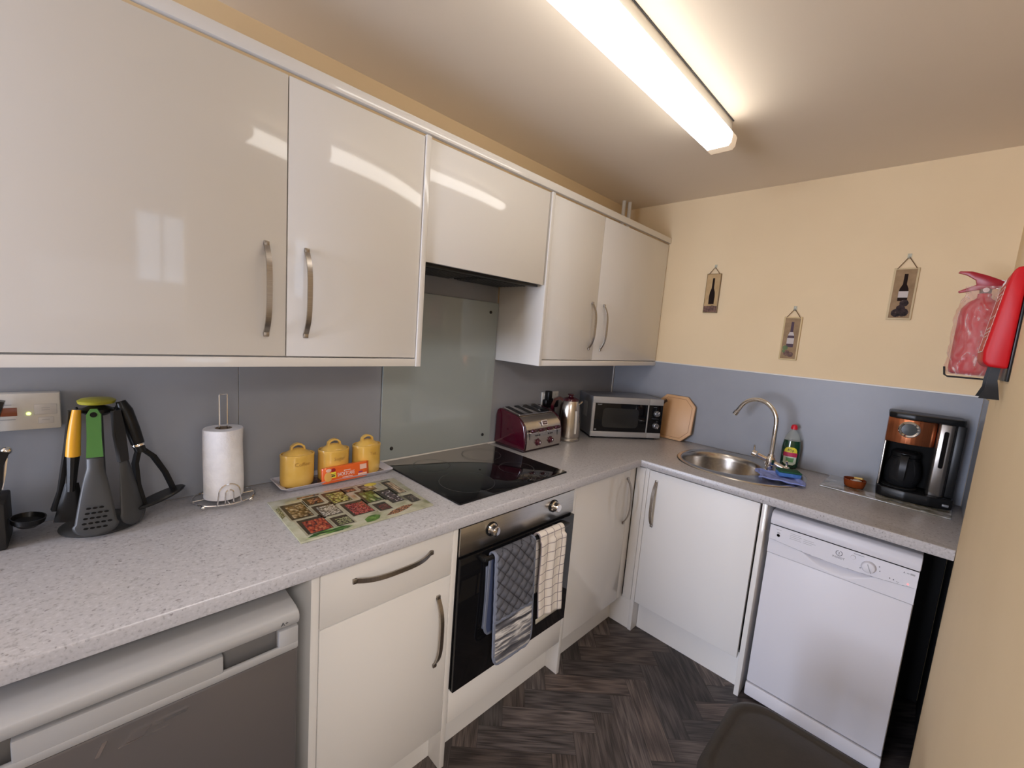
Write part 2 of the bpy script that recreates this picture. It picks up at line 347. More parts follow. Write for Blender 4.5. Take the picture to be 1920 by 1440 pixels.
# ------------------------------------------------------------------ cabinets
def bow(L, depth=.032, w=.013, th=.0045):
    g = B(); pts = [(0, -depth * (1 - abs(2 * i / 24 - 1) ** 3.2), -L / 2 + L * i / 24) for i in range(25)]
    g.strip(pts, (1, 0, 0), w, th)
    for s in (-1, 1): g.box(-w / 2, w / 2, -.007, 0, s * L / 2 - .006, s * L / 2 + .006, .001)
    return g
def handle(parent, x, y, z, L, rot=(0, 0, 0)): return bow(L).build('handle', 'nickel', parent, (x, y, z), rot, label='brushed nickel bow handle')
def carcass(g, x0, x1, y0, y1, z0, z1, t=.016, top=True):
    g.box(x0, x0 + t, y0, y1, z0, z1).box(x1 - t, x1, y0, y1, z0, z1).box(x0 + t, x1 - t, y0, y1, z0, z0 + t).box(x0 + t, x1 - t, y1 - .006, y1, z0 + t, z1)
    if top: g.box(x0 + t, x1 - t, y0, y1 - .006, z1 - t, z1)
    return g
def front(name, x0, x1, z0, z1, parent, y=-.019, th=.018, mat='white'): return B().box(x0, x1, y, y + th, z0, z1, .0012).build(name, mat, parent)

# wall cupboards; local frame: x from the thing's x, y=0 at the door face, z=0 at the wall unit's bottom
YF, ZB = -.298, 1.3436
def wallunit(label, x, name='wall_cupboard', cat='cupboard'): return thing(name, label, cat, (x, YF, ZB))
w1 = wallunit('wide gloss white wall cupboard cut off by the left edge of the photo', -2.785)
carcass(B(), 0, .606, .02, -YF - .007, .026, .75).build('carcass', 'white2', w1)
d = front('door', .001, .6065, .030, .7475, w1, .0); handle(d, .558, 0, .205, .234)
w2 = wallunit('gloss white wall cupboard left of the cooker hood', -2.1775)
carcass(B(), .0015, .408, .02, -YF - .007, .026, .75).build('carcass', 'white2', w2)
d = front('door', .0015, .408, .030, .7475, w2, .0); handle(d, .050, 0, .205, .234)
B().box(.4105, .4290, -.006, -YF - .007, 0, .7535, .0012).build('end_panel', 'white', w2)
w3 = wallunit('shallow gloss white flap cupboard above the cooker hood', -1.7475)
carcass(B(), .0, .606, .02, -YF - .007, .395, .75).build('carcass', 'white2', w3)
front('flap_door', .0025, .606, .357, .7475, w3, .0)
w4 = wallunit('gloss white double wall cupboard above the microwave', -1.1294)
carcass(B(), .020, 1.124, .02, -YF - .007, .026, .75).build('carcass', 'white2', w4)
B().box(0, .0185, -.004, -YF - .007, 0, .7535, .0012).build('end_panel', 'white', w4)
d = front('door', .0205, .4145, .030, .7475, w4, .0); handle(d, .374, 0, .203, .232)
d = front('door', .4170, 1.1235, .030, .7475, w4, .0); handle(d, .479, 0, .200, .232)
tag(B().box(-3.0, -.003, YF - .010, YF + .008, 2.1005, 2.131, .0015).build('cornice', 'white'), 'long white cornice strip along the top of the wall cupboards', 'cornice', kind='thing')
tag(B().box(-2.79, -1.7685, YF - .002, YF + .016, ZB + .0005, ZB + .026, .0015).build('pelmet', 'white'), 'white light pelmet under the left pair of wall cupboards', 'pelmet', kind='thing')
tag(B().box(-1.1105, -.004, YF - .002, YF + .016, ZB + .0005, ZB + .026, .0015).build('pelmet', 'white'), 'white light pelmet under the double cupboard by the sink wall', 'pelmet', kind='thing')
eh = thing('extractor_hood', 'dark grey built-in cooker hood under the flap cupboard', 'cooker hood', (-1.445, -.15, 1.69))
hd = pm('hood_grey', (.045, .05, .055), .4, .3)
B().box(-.298, .30, -.135, .135, .012, .045, .002).build('body', hd, eh)
for sx in (-1, 1):
    g = B().box(sx * .145 - .13, sx * .145 + .13, -.085, .115, .004, .0119, .002)
    for k in range(9): g.box(sx * .145 - .122, sx * .145 + .122, -.075 + k * .021, -.066 + k * .021, .001, .004)
    g.build('filter', pm('dark_filter_metal', (.07, .075, .08), .4, .5), eh, label='slotted metal filter')
B().box(-.29, .29, -.13, -.098, .001, .0119, .002).build('control_strip', 'black', eh)

# base units on the long wall; front faces at y=-.571
YB = -.571
u1 = thing('base_cabinet', 'gloss white base cabinet with one drawer, between fridge and oven', 'cabinet', (-2.197, YB, 0))
carcass(B(), .022, .425, .02, .55, .152, .868, top=False).build('carcass', 'white2', u1)
B().box(0, .0195, 0, .568, .0005, .8725, .001).build('end_panel', 'white', u1); B().box(.4275, .447, 0, .568, .0005, .8725, .001).build('end_panel', 'white', u1)
d = front('drawer_front', .0215, .4255, .712, .866, u1, 0.0); handle(d, .227, 0, .812, .237, (0, R(90), 0))
d = front('door', .0215, .4255, .152, .709, u1, 0.0); handle(d, .381, 0, .536, .233)
B().box(.020, .427, .065, .080, .0005, .15).build('plinth', 'white', u1)
u2 = thing('oven_housing', 'white oven housing unit with filler strip below the built-in oven', 'cabinet', (-1.7485, YB, 0))
B().box(.002, .6015, .0, .018, .16, .2825, .001).build('filler_panel', 'white', u2); B().box(.0005, .603, .065, .08, .0005, .155).build('plinth', 'white', u2)
B().box(.001, .6025, .02, .55, .2, .216).build('shelf', 'white2', u2)
u3 = thing('base_cabinet', 'gloss white corner base cabinet right of the oven', 'cabinet', (-1.1445, YB, 0))
B().box(0, .0185, 0, .568, .0005, .8725, .001).build('end_panel', 'white', u3)
d = front('door', .0205, .4675, .160, .866, u3, 0.0); handle(d, .4415, 0, .702, .230)
B().box(.470, .5215, .001, .019, .16, .866, .001).build('filler_panel', 'white', u3)
B().box(.020, .532, .065, .08, .0005, .155).build('plinth', 'white', u3)
# sink run, local frame turned so that local -y looks into the room (-x)
u4 = thing('base_cabinet', 'gloss white sink base cabinet below the round bowl', 'cabinet', (-.623, -.573, 0), R(-90))
B().box(0, .0465, .002, .018, .160, .866, .001).build('filler_panel', 'white', u4)
B().box(.049, .068, 0, .60, .0005, .8725, .001).build('end_panel', 'white', u4)
d = front('door', .070, .5585, .165, .866, u4, 0.0, mat='white3'); handle(d, .111, 0, .706, .226)
B().box(.567, .586, 0, .60, .0005, .8725, .001).build('end_panel', 'white', u4)
B().box(.0695, .566, .058, .073, .0005, .16).build('plinth', 'white', u4)
B().box(-.080, .0485, .006, .018, .0005, .1595).build('plinth_return', 'white', u4)

# ------------------------------------------------------------------ oven
ov = thing('built_in_oven', 'black glass built-in oven with a steel control strip under the hob', 'oven', (-1.447, YB, .285))
W = .2985
B().box(-W, W, .003, .50, .002, .572).build('casing', 'blackmatt', ov)
B().box(-W, W, -.006, .0025, .477, .572, .0015).build('control_panel', 'steel', ov, label='brushed steel control strip')
for sx in (-.165, .165):
    g = B().lathe([(.001, 0), (.021, 0), (.021, .006), (.017, .010), (.0165, .026), (.014, .029), (.001, .0295)], X=FRONT(sx, -.0062, .535), n=28)
    k = g.build('knob', 'chrome', ov)
    B().lathe([(.0215, 0), (.025, 0), (.025, .004), (.0215, .004)], X=FRONT(sx, -.0062, .535), n=28, cap0=False, cap1=False).build('collar', 'black', k)
dr = B().box(-W, W, -.016, .0025, 0, .470, .002).build('door', 'blackgl', ov, label='black glass oven door')
g = B().box(-.225, .225, -.052, -.038, .452, .466, .004)
for sx in (-1, 1): g.box(sx * .215 - .012, sx * .215 + .012, -.045, -.0162, .450, .464, .003)
g.build('handle', 'black', dr)

# hob
hb = thing('ceramic_hob', 'black glass ceramic hob set in the worktop above the oven', 'hob', (-1.430, -.268, WT + .0004), R(.9))
B().prism(rrect(.584, .512, .006), TOP(0, 0, 0), 0, .005, bev=.001).build('glass_top', 'blackgl', hb)
ring = pm('hob_print', (.035, .035, .037), .3)
for x, y, r in ((-.14, -.11, .105), (.14, -.10, .075), (-.14, .12, .075), (.14, .125, .09)):
    B().lathe([(r - .0012, .0052), (r + .0012, .0052)], (x, y, 0), n=64, cap0=False, cap1=False).build('cooking_zone', ring, hb)
g = B()
for k in range(8): g.lathe([(.001, .0052), (.0035, .0052)], (.02 + k * .026, -.225, 0), n=10, cap0=False)
g.build('touch_controls', pm('hob_symbols', (.20, .19, .18), .3), hb)

# ------------------------------------------------------------------ fridge
fr = thing('under_counter_fridge', 'silver-grey under-counter fridge below the left end of the worktop', 'fridge', (-2.525, -.05, 0))
FW = .275
B().box(-FW, FW, -.515, .0, .02, .812, .004).build('body', 'fridgelid', fr)
g = B(); prof = [(-.60, .8145), (-.601, .832), (-.594, .842), (-.575, .8455), (-.01, .846), (0, .84), (0, .8145)]
g.prism([(p[0], p[1]) for p in prof], fmat((-FW - .002, 0, 0), (0, 1, 0), (0, 0, 1)), 0, 2 * FW + .004, bev=.006)
g.text('A+', .012, FRONT(.245, -.6015, .826), 1, .0004); g.build('lid', ['fridgelid', 'line'], fr, label='pale grey worktop lid')
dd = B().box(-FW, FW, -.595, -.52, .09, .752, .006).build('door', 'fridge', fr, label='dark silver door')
g = B()                                                             # handle cap along the door's top: raised bar with scooped grips each end
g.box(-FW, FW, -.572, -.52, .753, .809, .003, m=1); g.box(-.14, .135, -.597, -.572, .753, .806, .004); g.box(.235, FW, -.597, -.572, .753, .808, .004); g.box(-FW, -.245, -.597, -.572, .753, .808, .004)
g.box(-FW, FW, -.598, -.588, .753, .771, .004)
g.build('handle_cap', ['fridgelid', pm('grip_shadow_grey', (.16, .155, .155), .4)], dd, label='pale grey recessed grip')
g = B(); g.prism([(-.063, -.012), (-.052, .012), (-.058, .012), (-.069, -.012)], FRONT(.018, -.5953, .724), 0, .002)
g.prism([(-.03, -.010), (-.006, -.010), (.006, .006), (-.018, .006)], FRONT(.018, -.5953, .724), 0, .002).prism([(.008, .0), (.055, .0), (.06, .006), (.012, .006)], FRONT(.018, -.5953, .724), 0, .002)
g.prism([(-.04, -.014), (.03, -.014), (.032, -.0115), (-.038, -.0115)], FRONT(.018, -.5953, .724), 0, .001)
g.build('badge', 'chrome', dd, label='small slanted chrome badge')
for sx in (-1, 1): B().cyl((sx * .24, -.48, 0), (sx * .24, -.48, .02), .018).build('foot', 'black', fr)

# ------------------------------------------------------------------ dishwasher (local -y looks to -x)
dw = thing('dishwasher', 'white slimline freestanding dishwasher at the right end of the worktop', 'dishwasher', (-.595, -1.397, 0), R(-90))
HW = .224
B().box(-HW, HW, .037, .555, .012, .79, .003).build('body', 'applw', dw)
B().box(-HW, HW, .022, .0368, .012, .665, .002).build('door_frame', 'applw', dw)
g = B(); prof = [(-.010, .792), (-.012, .815), (-.006, .838), (.012, .8465), (.555, .8465), (.56, .835), (.56, .792)]
g.prism(prof, fmat((-HW, 0, 0), (0, 1, 0), (0, 0, 1)), 0, 2 * HW, bev=.005).build('lid', 'applw', dw)
B().box(-HW + .002, HW - .002, .0, .0215, .076, .668, .004).build('door', 'applw', dw)
def edge(u): return .729 - .013 * max(0, math.sin(PI * min(1, max(0, (u - .04) / .92)))) ** .8
def cp(u, v):                                                       # control fascia with the smile-shaped finger scoop
    x = -HW + .002 + u * (2 * HW - .004); z = .6695 + v * .1195; y = -.002; ln = edge(u); s_ = (u - .26) / .50
    if z >= ln: y -= .005
    elif 0 < s_ < 1:
        bot = ln - .041 * math.sin(PI * s_) ** .9
        if z > bot: y += .034 * ((z - bot) / max(ln - bot, 1e-5)) ** 1.2 * math.sin(PI * s_) ** .5
    return (x, y, z)
fa = B().sheet(cp, 100, 84).build('control_panel', ['applw'], dw, ang=50)
B().box(-HW + .003, HW - .003, .0335, .036, .6685, .7925).build('panel_backing', 'line', dw)
B().box(-HW + .003, HW - .003, .003, .0216, .7885, .7922).build('lid_seam', 'line', dw)
g = B(); X = lambda x, z: FRONT(x, -.0072, z)
g.tube([(X(.007, .763) @ Vector((.0095 * math.cos(R(a)), .0095 * math.sin(R(a)), 0))) for a in range(105, 436, 15)], .0011, 5, m=0)
g.box(.006, .008, -.0078, -.0072, .7575, .7685).text('INDESIT', .0105, X(.007, .746), 0, .0005)
for k in range(4):
    g.box(-.151, -.116 + .004 * (k % 2), -.0076, -.0072, .776 - k * .007, .7774 - k * .007, m=1)
    if k: g.box(-.106, -.078 + .006 * (k % 3), -.0076, -.0072, .776 - k * .007, .7774 - k * .007, m=1)
g.lathe([(.001, 0), (.006, 0)], X=X(-.190, .752), n=14, m=1).box(-.200, -.182, -.0076, -.0072, .775, .7765, m=1).box(-.195, -.185, -.0076, -.0072, .760, .765, m=1)
g.box(.048, .078, -.0076, -.0072, .780, .7815, m=0)
for a, c in ((.122, .763), (.125, .748), (.072, .736), (.153, .736), (.163, .735)): g.lathe([(.0003, 0), (.0018, 0)], X=X(a, c), n=8, m=0)
g.text('A', .008, X(.186, .773), 0, .0004).box(.192, .199, -.0076, -.0072, .772, .775, m=1).box(.201, .213, -.0076, -.0072, .771, .777, m=1).box(.170, .178, -.0076, -.0072, .731, .7325, m=1)
g.tube([(-HW + .006 + (2 * HW - .012) * i / 40, -.0045, edge((i + .3) / 40.6) - .0006) for i in range(41)], .0009, 5, m=1)  # grey line painting the shade under the fascia's edge
g.build('printed_markings', ['greyink', 'midink'], fa, label='grey emblem, maker name, tiny programme print and painted edge shade')
B().lathe([(.001, .004), (.0065, .004), (.0075, .002), (.0075, 0)], X=X(.048, .767), n=20).build('start_button', 'applw', fa)
k = B().lathe([(.021, 0), (.0215, .004), (.018, .012), (.015, .014), (.001, .0145)], X=X(.094, .750), n=36).build('knob', 'applw', fa, label='round programme dial')
B().box(-.0012, .0012, -.0016, 0, -.018, .014).build('pointer', 'midink', k, (.096, -.0217, .750), (0, R(-22), 0))
B().lathe([(.001, .0006), (.0022, .0006)], X=X(.200, .7365), n=10).build('indicator_light', pm('red_led', (.8, .2, .2), .4, emit=(1, .25, .25), es=1.2), fa, label='small lit red light')
B().box(-HW, HW, -.004, .0215, .012, .071, .006).build('kick_plate', 'applw', dw)
for sx in (-1, 1):
    for y in (.06, .5): B().cyl((sx * .19, y, 0), (sx * .19, y, .012), .016, n=12).build('foot', 'black', dw)

tag(B().box(-.585, -.03, RY + .0008, RY + .012, .0005, .8725, .001).box(-.022, -.006, RY + .013, -1.60, .0005, .8725, .001).build('gap_shade_panel', 'blackmatt'), 'dark panel added as shade in the gap right of the dishwasher', 'panel', kind='thing')  # matt black sheet added so the gap beside the dishwasher stays dark
# ------------------------------------------------------------------ sink, tap, washing-up things
def sup(cx, cy, rx, ry, z, e=2.25, n=72):
    out = []
    for i in range(n):
        a = 2 * PI * i / n; c, s = math.cos(a), math.sin(a)
        out.append((cx + rx * math.copysign(abs(c) ** (2 / e), c), cy + ry * math.copysign(abs(s) ** (2 / e), s), z))
    return out
sk = thing('inset_sink', 'oval stainless steel inset sink with a round bowl', 'sink', (SB[0], SB[1], WT))
g = B(); oc = (.003, -.075)
rings = [sup(*oc, .263, .284, .0004), sup(*oc, .262, .283, .0035), sup(*oc, .256, .277, .0055), sup(*oc, .243, .264, .0042), sup(*oc, .238, .259, .0022)]
for r, z in ((.201, .0018), (.196, .0010), (.191, -.004), (.186, -.03), (.180, -.125), (.168, -.147), (.14, -.155), (.035, -.158)): rings.append(sup(0, 0, r, r, z, 2))
g.loops(rings, 0, cap0=False, cap1=True); g.build('sink_bowl', 'sink', sk, ang=60)
g = B().lathe([(.032, -.1575), (.034, -.156), (.028, -.1555), (.001, -.1565)], n=24)
for a in range(6): g.cyl((.017 * math.cos(a * PI / 3), .017 * math.sin(a * PI / 3), -.1562), (.017 * math.cos(a * PI / 3), .017 * math.sin(a * PI / 3), -.155), .004, m=1, n=8)
g.build('drain', ['chrome', 'black'], sk)
TB = Vector((-.243, -1.062, WT + .0045)); tp = thing('mixer_tap', 'chrome swan-neck mixer tap standing at the right end of the sink', 'tap', TB)
B().lathe([(.027, 0), (.027, .006), (.021, .010), (.020, .030), (.024, .036), (.024, .062), (.017, .072), (.014, .085)], n=28).build('base', 'chrome', tp)
u = Vector((.25, .97, 0)).normalized(); pts = [Vector((0, 0, .07)), Vector((0, 0, .13)), Vector((0, 0, .20)), Vector((0, 0, .235))]
for i in range(1, 15): a = PI * i / 14 * .86; pts.append(Vector((0, 0, .235)) + u * (.098 - .098 * math.cos(a)) + Vector((0, 0, .098 * math.sin(a))))
pts.append(pts[-1] + (pts[-1] - pts[-2]).normalized() * .030)
B().tube(pts, .0105, 16).cyl(pts[-1] - (pts[-1] - pts[-2]) * .2, pts[-1] + (pts[-1] - pts[-2]) * .45, .0132, n=18).build('spout', 'chrome', tp)
g = B().tube([(-.02, .055, .072), (0, 0, .05), (.0, -.055, .030)], .013, 14)
g.build('valve_body', 'chrome', tp)
for q, (dx, dy, dz, up) in enumerate(((-.022, .058, .073, .04), (.0, -.058, .029, -.0))):
    g = B().cyl((dx, dy, dz), (dx * 1.2, dy * 1.35, dz + (.006 if q == 0 else -.004)), .0165, .015, n=20, bev=.002)
    g.tube([(dx, dy * 1.2, dz + .012), (dx - .004, dy * 1.22, dz + .045)], .0042, 8) if q == 0 else g.tube([(dx, dy * 1.2, dz + .012), (dx - .02, dy * 1.22, dz + .042)], .0042, 8)
    g.build('lever', 'chrome', tp)
bt = thing('washing_up_bottle', 'green washing-up liquid bottle with red cap behind the tap', 'bottle', (-.052, -1.102, WT + .0005), R(-90 + 12))
def ov_l(g, prof, m=0): return g.loops([[(a * math.cos(2 * PI * i / 32), b_ * math.sin(2 * PI * i / 32), z) for i in range(32)] for a, b_, z in prof], m)
ov_l(B(), [(.032, .020, 0), (.038, .025, .006), (.0395, .027, .05), (.0405, .027, .10), (.036, .025, .138), (.0345, .024, .142)]).build('liquid', 'soap', bt, label='dark green liquid')
ov_l(B(), [(.0352, .0245, .1422), (.031, .0225, .160), (.022, .017, .180), (.013, .012, .192), (.0115, .0115, .199)]).build('bottle_shoulder', 'clear', bt, label='clear upper part')
B().lathe([(.0135, .199), (.015, .201), (.0145, .212), (.011, .220), (.006, .223), (.001, .2235)], n=20).build('cap', pm('red_cap', (.62, .012, .03), .35), bt, label='red cap')
g = B(); lab = lambda q: [(x, z) for x, z in q]
def onb(poly, m, d=.0):
    t = []
    for x, z in poly: t.append((x, -.0275 * math.sqrt(max(0, 1 - (x / .042) ** 2)) - .0008 - d, z))
    tb = bmesh.new(); tb.faces.new([tb.verts.new(p) for p in t]); g.add(tb, m)
def band(z0, z1, hw0, hw1, m, d=0):
    k = 10
    for i in range(k):
        a, c = -1 + 2 * i / k, -1 + 2 * (i + 1) / k; onb([(a * hw0, z0), (c * hw0, z0), (c * hw1, z1), (a * hw1, z1)], m, d)
band(.083, .095, .0275, .0265, 0); band(.095, .105, .0265, .021, 0); band(.105, .110, .021, .012, 0)
band(.062, .083, .029, .0295, 1, .0006); band(.028, .062, .027, .0275, 2); band(.020, .028, .016, .027, 2); band(.034, .056, .015, .018, 3, .0004)
g.text('85p', .019, FRONT(0, -.0292, .095), 4, .0004)
g.build('label_sticker', [pm('label_yellow', (.82, .70, .05), .5), pm('label_red', (.52, .03, .10), .5), pm('label_white', (.62, .70, .60), .5), pm('label_green', (.16, .38, .16), .5), 'line'], bt, label='yellow, red and white label')
def clothfn(u, v):
    x, y = -.088 + u * .176, -.075 + v * .15
    return (x + .008 * math.sin(v * 6), y + .007 * math.sin(u * 5), .0045 + .0035 * noise.noise(Vector((u * 5, v * 5, 3))) + .003 * math.sin(u * 9 + v * 4) ** 2 + (.006 if abs(u - .5) > .42 or abs(v - .5) > .42 else 0))
tag(B().sheet(clothfn, 26, 22).build('dish_cloth', noisy('lilac_blue_cloth', [(.3, (.20, .26, .62)), (.7, (.30, .36, .72))], 50, .9), None, (-.34, -1.128, WT + .0035), (0, 0, R(-72)), solid=.003), 'folded lilac-blue dish cloth on the sink edge', 'cloth')
sg = thing('scouring_sponge', 'green and blue scouring sponge lying on the lilac dish cloth', 'sponge', (-.300, -1.152, WT + .0185), R(-72 + 10))
B().box(-.045, .045, -.030, .030, 0, .018, .004).build('sponge_block', noisy('blue_sponge', [(.3, (.04, .14, .42)), (.7, (.08, .20, .52))], 90, .95), sg, label='blue sponge side')
B().box(-.045, .045, -.030, .030, .0182, .026, .002).build('scourer_pad', noisy('green_scourer', [(.3, (.01, .07, .035)), (.7, (.02, .10, .05))], 120, .95), sg, label='dark green scouring pad')

# ------------------------------------------------------------------ worktop, left to right
kb = thing('knife_block', 'black knife block at the left edge of the photo', 'knife block', (-2.758, -.085, WT + .0005))
g = B(); g.box(-.052, .052, -.055, .055, 0, .108, .004); g.build('block', 'blackmatt', kb)
def knife(x, y, z, tilt, L, silver, label):
    t = thing('kitchen_knife', label, 'knife', (x, y, z), rot=(R(0), R(tilt), 0), group='knives in the black block')
    g = B(); g.strip([(0, 0, 0), (.002, 0, L * .3), (-.001, 0, L * .7), (.005, 0, L)], (0, 1, 0), [.018, .022, .020, .024], .014); g.build('handle', 'black', t)
    g = B().box(-.007, .007, -.0115, .0115, -.008, .0005, .001)
    if silver: g.strip([(.0085, 0, L * .15), (.0095, 0, L * .5), (.0085, 0, L * .85)], (0, 1, 0), .006, .003).ball((.006, 0, L), .0095)
    g.build('bolster', 'chrome', t)
knife(-2.722, -.10, WT + .1175, 8, .105, True, 'black knife with silver spine, front right in the knife block')
knife(-2.748, -.055, WT + .1175, 9, .215, False, 'tallest black-handled tool in the knife block')
knife(-2.785, -.09, WT + .1175, -4, .12, False, 'black-handled knife at the rear left of the knife block')

UX, UY = -2.551, -.090
us = thing('utensil_stand', 'charcoal utensil carousel with a yellow-green disc on top', 'utensil stand', (UX, UY, WT + .0005))
char = pm('charcoal_nylon', (.045, .045, .046), .45)
B().lathe([(.078, 0), (.080, .004), (.072, .009), (.02, .016), (.001, .018)], n=44).build('base', char, us)
B().cyl((0, 0, .0165), (0, 0, .318), .012, .010).build('pole', char, us)
g = B().lathe([(.020, .290), (.030, .298), (.030, .306), (.012, .314)], n=28)
for a in range(6): c, s = math.cos(R(60 * a - 90)), math.sin(R(60 * a - 90)); g.tube([(c * .028, s * .028, .302), (c * .040, s * .040, .300), (c * .044, s * .044, .307)], .0035, 8)
g.build('hook_ring', 'black', us)
B().lathe([(.012, .3145), (.034, .320), (.036, .327), (.030, .331), (.001, .333)], n=36).build('top_disc', pm('yellow_green_plastic', (.33, .30, .02), .4), us, label='yellow-green disc')
def utensil(name, label, az, rad, z, tilt, spin=0):
    a = R(az); t = thing(name, label, 'utensil', (UX + rad * math.cos(a), UY + rad * math.sin(a), z), group='utensils on the carousel')
    t.rotation_euler = (Matrix.Rotation(a + R(90), 4, 'Z') @ Matrix.Rotation(R(-tilt), 4, 'X') @ Matrix.Rotation(R(spin), 4, 'Z')).to_euler(); return t
# local frame of a utensil: hangs down -z, outer face towards -y
grn = pm('leaf_green_plastic', (.060, .20, .035), .4); yel = pm('amber_yellow_plastic', (.78, .38, .02), .35)
t = utensil('slotted_spoon', 'charcoal slotted spoon with a green handle at the front of the carousel', -97, .052, 1.215, 5.5)
g = B(); ws = [(.010, .012), (-.004, .026), (-.06, .026), (-.108, .030)]
g.strip([(0, 0, z) for z, w in ws], (1, 0, 0), [w for z, w in ws], .010); g.build('handle', grn, t, label='green handle'); 
B().lathe([(.001, 0), (.0065, 0)], X=FRONT(0, -.0056, -.004), n=16, cap0=False).build('hanging_hole', 'black', t)
def headfn(wfn, z0, z1, curve, holes=None):
    def f(u, v):
        z = z0 + (z1 - z0) * v; w = wfn(v); x = (u - .5) * 2 * w
        return (x, -curve(v) - .006 * (1 - (2 * u - 1) ** 2), z)
    return f
wf_ = lambda v: .015 + (.026) * (max(0, v - .15) / .85) ** .8 if v < .86 else .041 * math.sqrt(max(.02, 1 - ((v - .86) / .14) ** 2 * .9))
g = B().sheet(headfn(wf_, -.1085, -.298, lambda v: .012 * v), 14, 36)
gr = pm('slate_nylon', (.042, .044, .047), .42)
hdm = g.build('head', gr, t, solid=.003)
g = B()
for r_, row in enumerate(((-.228, 3), (-.240, 4), (-.252, 4), (-.264, 5), (-.276, 4))):
    z, k = row
    for i in range(k): x = (i - (k - 1) / 2) * .0112 + (.003 if r_ % 2 else 0); g.lathe([(.0005, 0), (.0038, 0)], X=Matrix.Translation((x, -.0205 + .012 * .0, z)) @ Matrix.Rotation(R(90), 4, 'X') @ Matrix.Diagonal((1.2, .7, 1, 1)), n=10, cap0=False)
g.build('slots', 'black', hdm)
t = utensil('turner', 'black turner with a curved yellow handle on the carousel', -142, .046, 1.212, 6, 40)
g = B(); g.tube([(0, 0, .008), (0, -.004, -.03), (0, -.006, -.065), (0, -.002, -.103)], [.008, .011, .0125, .0135], 12); g.build('handle', yel, t, label='yellow handle')
g = B(); g.tube([(0, -.002, -.1035), (0, 0, -.14), (0, .003, -.19)], [.012, .010, .008], 10); g.sheet(headfn(lambda v: .012 + .018 * v, -.17, -.268, lambda v: -.004 - .01 * v), 8, 10); g.build('blade', 'black', t, solid=.0)
t = utensil('potato_masher', 'black potato masher with a steel collar, right side of the carousel', -12, .046, 1.228, 15, -52)
g = B(); g.tube([(0, 0, .006), (0, -.003, -.02), (0, -.003, -.07), (0, 0, -.112)], [.010, .016, .0155, .0145], 14); g.build('handle', 'black', t)
B().lathe([(.0148, -.1122), (.0155, -.114), (.0155, -.118), (.0145, -.119)], n=20).build('collar', 'chrome', t, label='steel collar')
g = B(); g.tube([(0, 0, -.1195), (0, 0, -.136)], .0125, 12)
for s in (-1, 1): g.strip([(s * .006, 0, -.132), (s * .022, 0, -.160), (s * .034, 0, -.215), (s * .038, 0, -.270)], (0, 1, 0), [.014, .016, .014, .014], .009)
g.lathe([(.001, -.278), (.062, -.276), (.066, -.272), (.062, -.268), (.001, -.268)], n=32, sy=.52); g.build('mashing_frame', 'black', t)
t = utensil('serving_spoon', 'charcoal serving spoon between slotted spoon and potato masher', -48, .050, 1.205, 7)
g = B(); g.strip([(0, 0, .01), (0, 0, -.05), (0, 0, -.12)], (1, 0, 0), [.018, .026, .022], .010); g.build('handle', 'blackmatt', t)
g = B().sheet(headfn(lambda v: .012 + .025 * v if v < .8 else .034 * math.sqrt(max(.02, 1 - ((v - .8) / .2) ** 2 * .9)), -.12, -.285, lambda v: .006 * v), 12, 26); g.build('head', gr, t, solid=.003)
t = utensil('ladle', 'black ladle hanging at the rear left of the carousel', 190, .048, 1.205, 6, 0)
g = B(); g.strip([(0, 0, .01), (0, 0, -.08), (0, -.004, -.19), (0, -.012, -.235)], (1, 0, 0), [.016, .024, .016, .018], .009); g.build('handle', 'black', t)
g = B(); rings = [[(r * math.cos(2 * PI * i / 24), -.052 + r * .8 * math.sin(2 * PI * i / 24), z) for i in range(24)] for r, z in ((.001, -.266), (.020, -.264), (.034, -.254), (.037, -.242), (.034, -.242), (.030, -.252), (.018, -.260), (.001, -.262))]
g.loops(rings); g.build('bowl', 'black', t)

# heating programmer on the wall
hp = thing('heating_programmer', 'off-white heating programmer with orange display on the wall', 'heating control', (-2.690, -.0055, 1.162))
B().box(-.075, .074, -.030, 0, 0, .090, .003).build('case', 'whitepl', hp)
B().box(-.050, .003, -.0312, -.0300, .036, .056, .0004).build('display', pm('orange_lcd', (.16, .035, .012), .3, emit=(.8, .2, .05), es=.06), hp, label='dull orange display')
B().lathe([(.001, .0012), (.0032, .0012), (.0036, 0)], X=FRONT(.021, -.0302, .040), n=12).build('indicator_light', pm('yellow_green_led', (.5, .9, .1), .4, emit=(.75, 1, .15), es=5), hp, label='lit yellow-green light')
g = B().box(.030, .068, -.0312, -.0300, .037, .062, .001, m=0).box(.036, .062, -.0312, -.0300, .014, .030, .001, m=0)
g.build('button', pm('button_plastic', (.60, .58, .56), .45), hp)
g = B()
for a, c, z in ((.042, .056, .052), (.042, .056, .047), (.042, .055, .023), (-.03, -.005, .0625), (-.035, 0, .027)): g.box(a, c, -.0315, -.0305 if a > .02 else -.0300, z, z + .0012)
g.build('printed_markings', 'midink', hp)

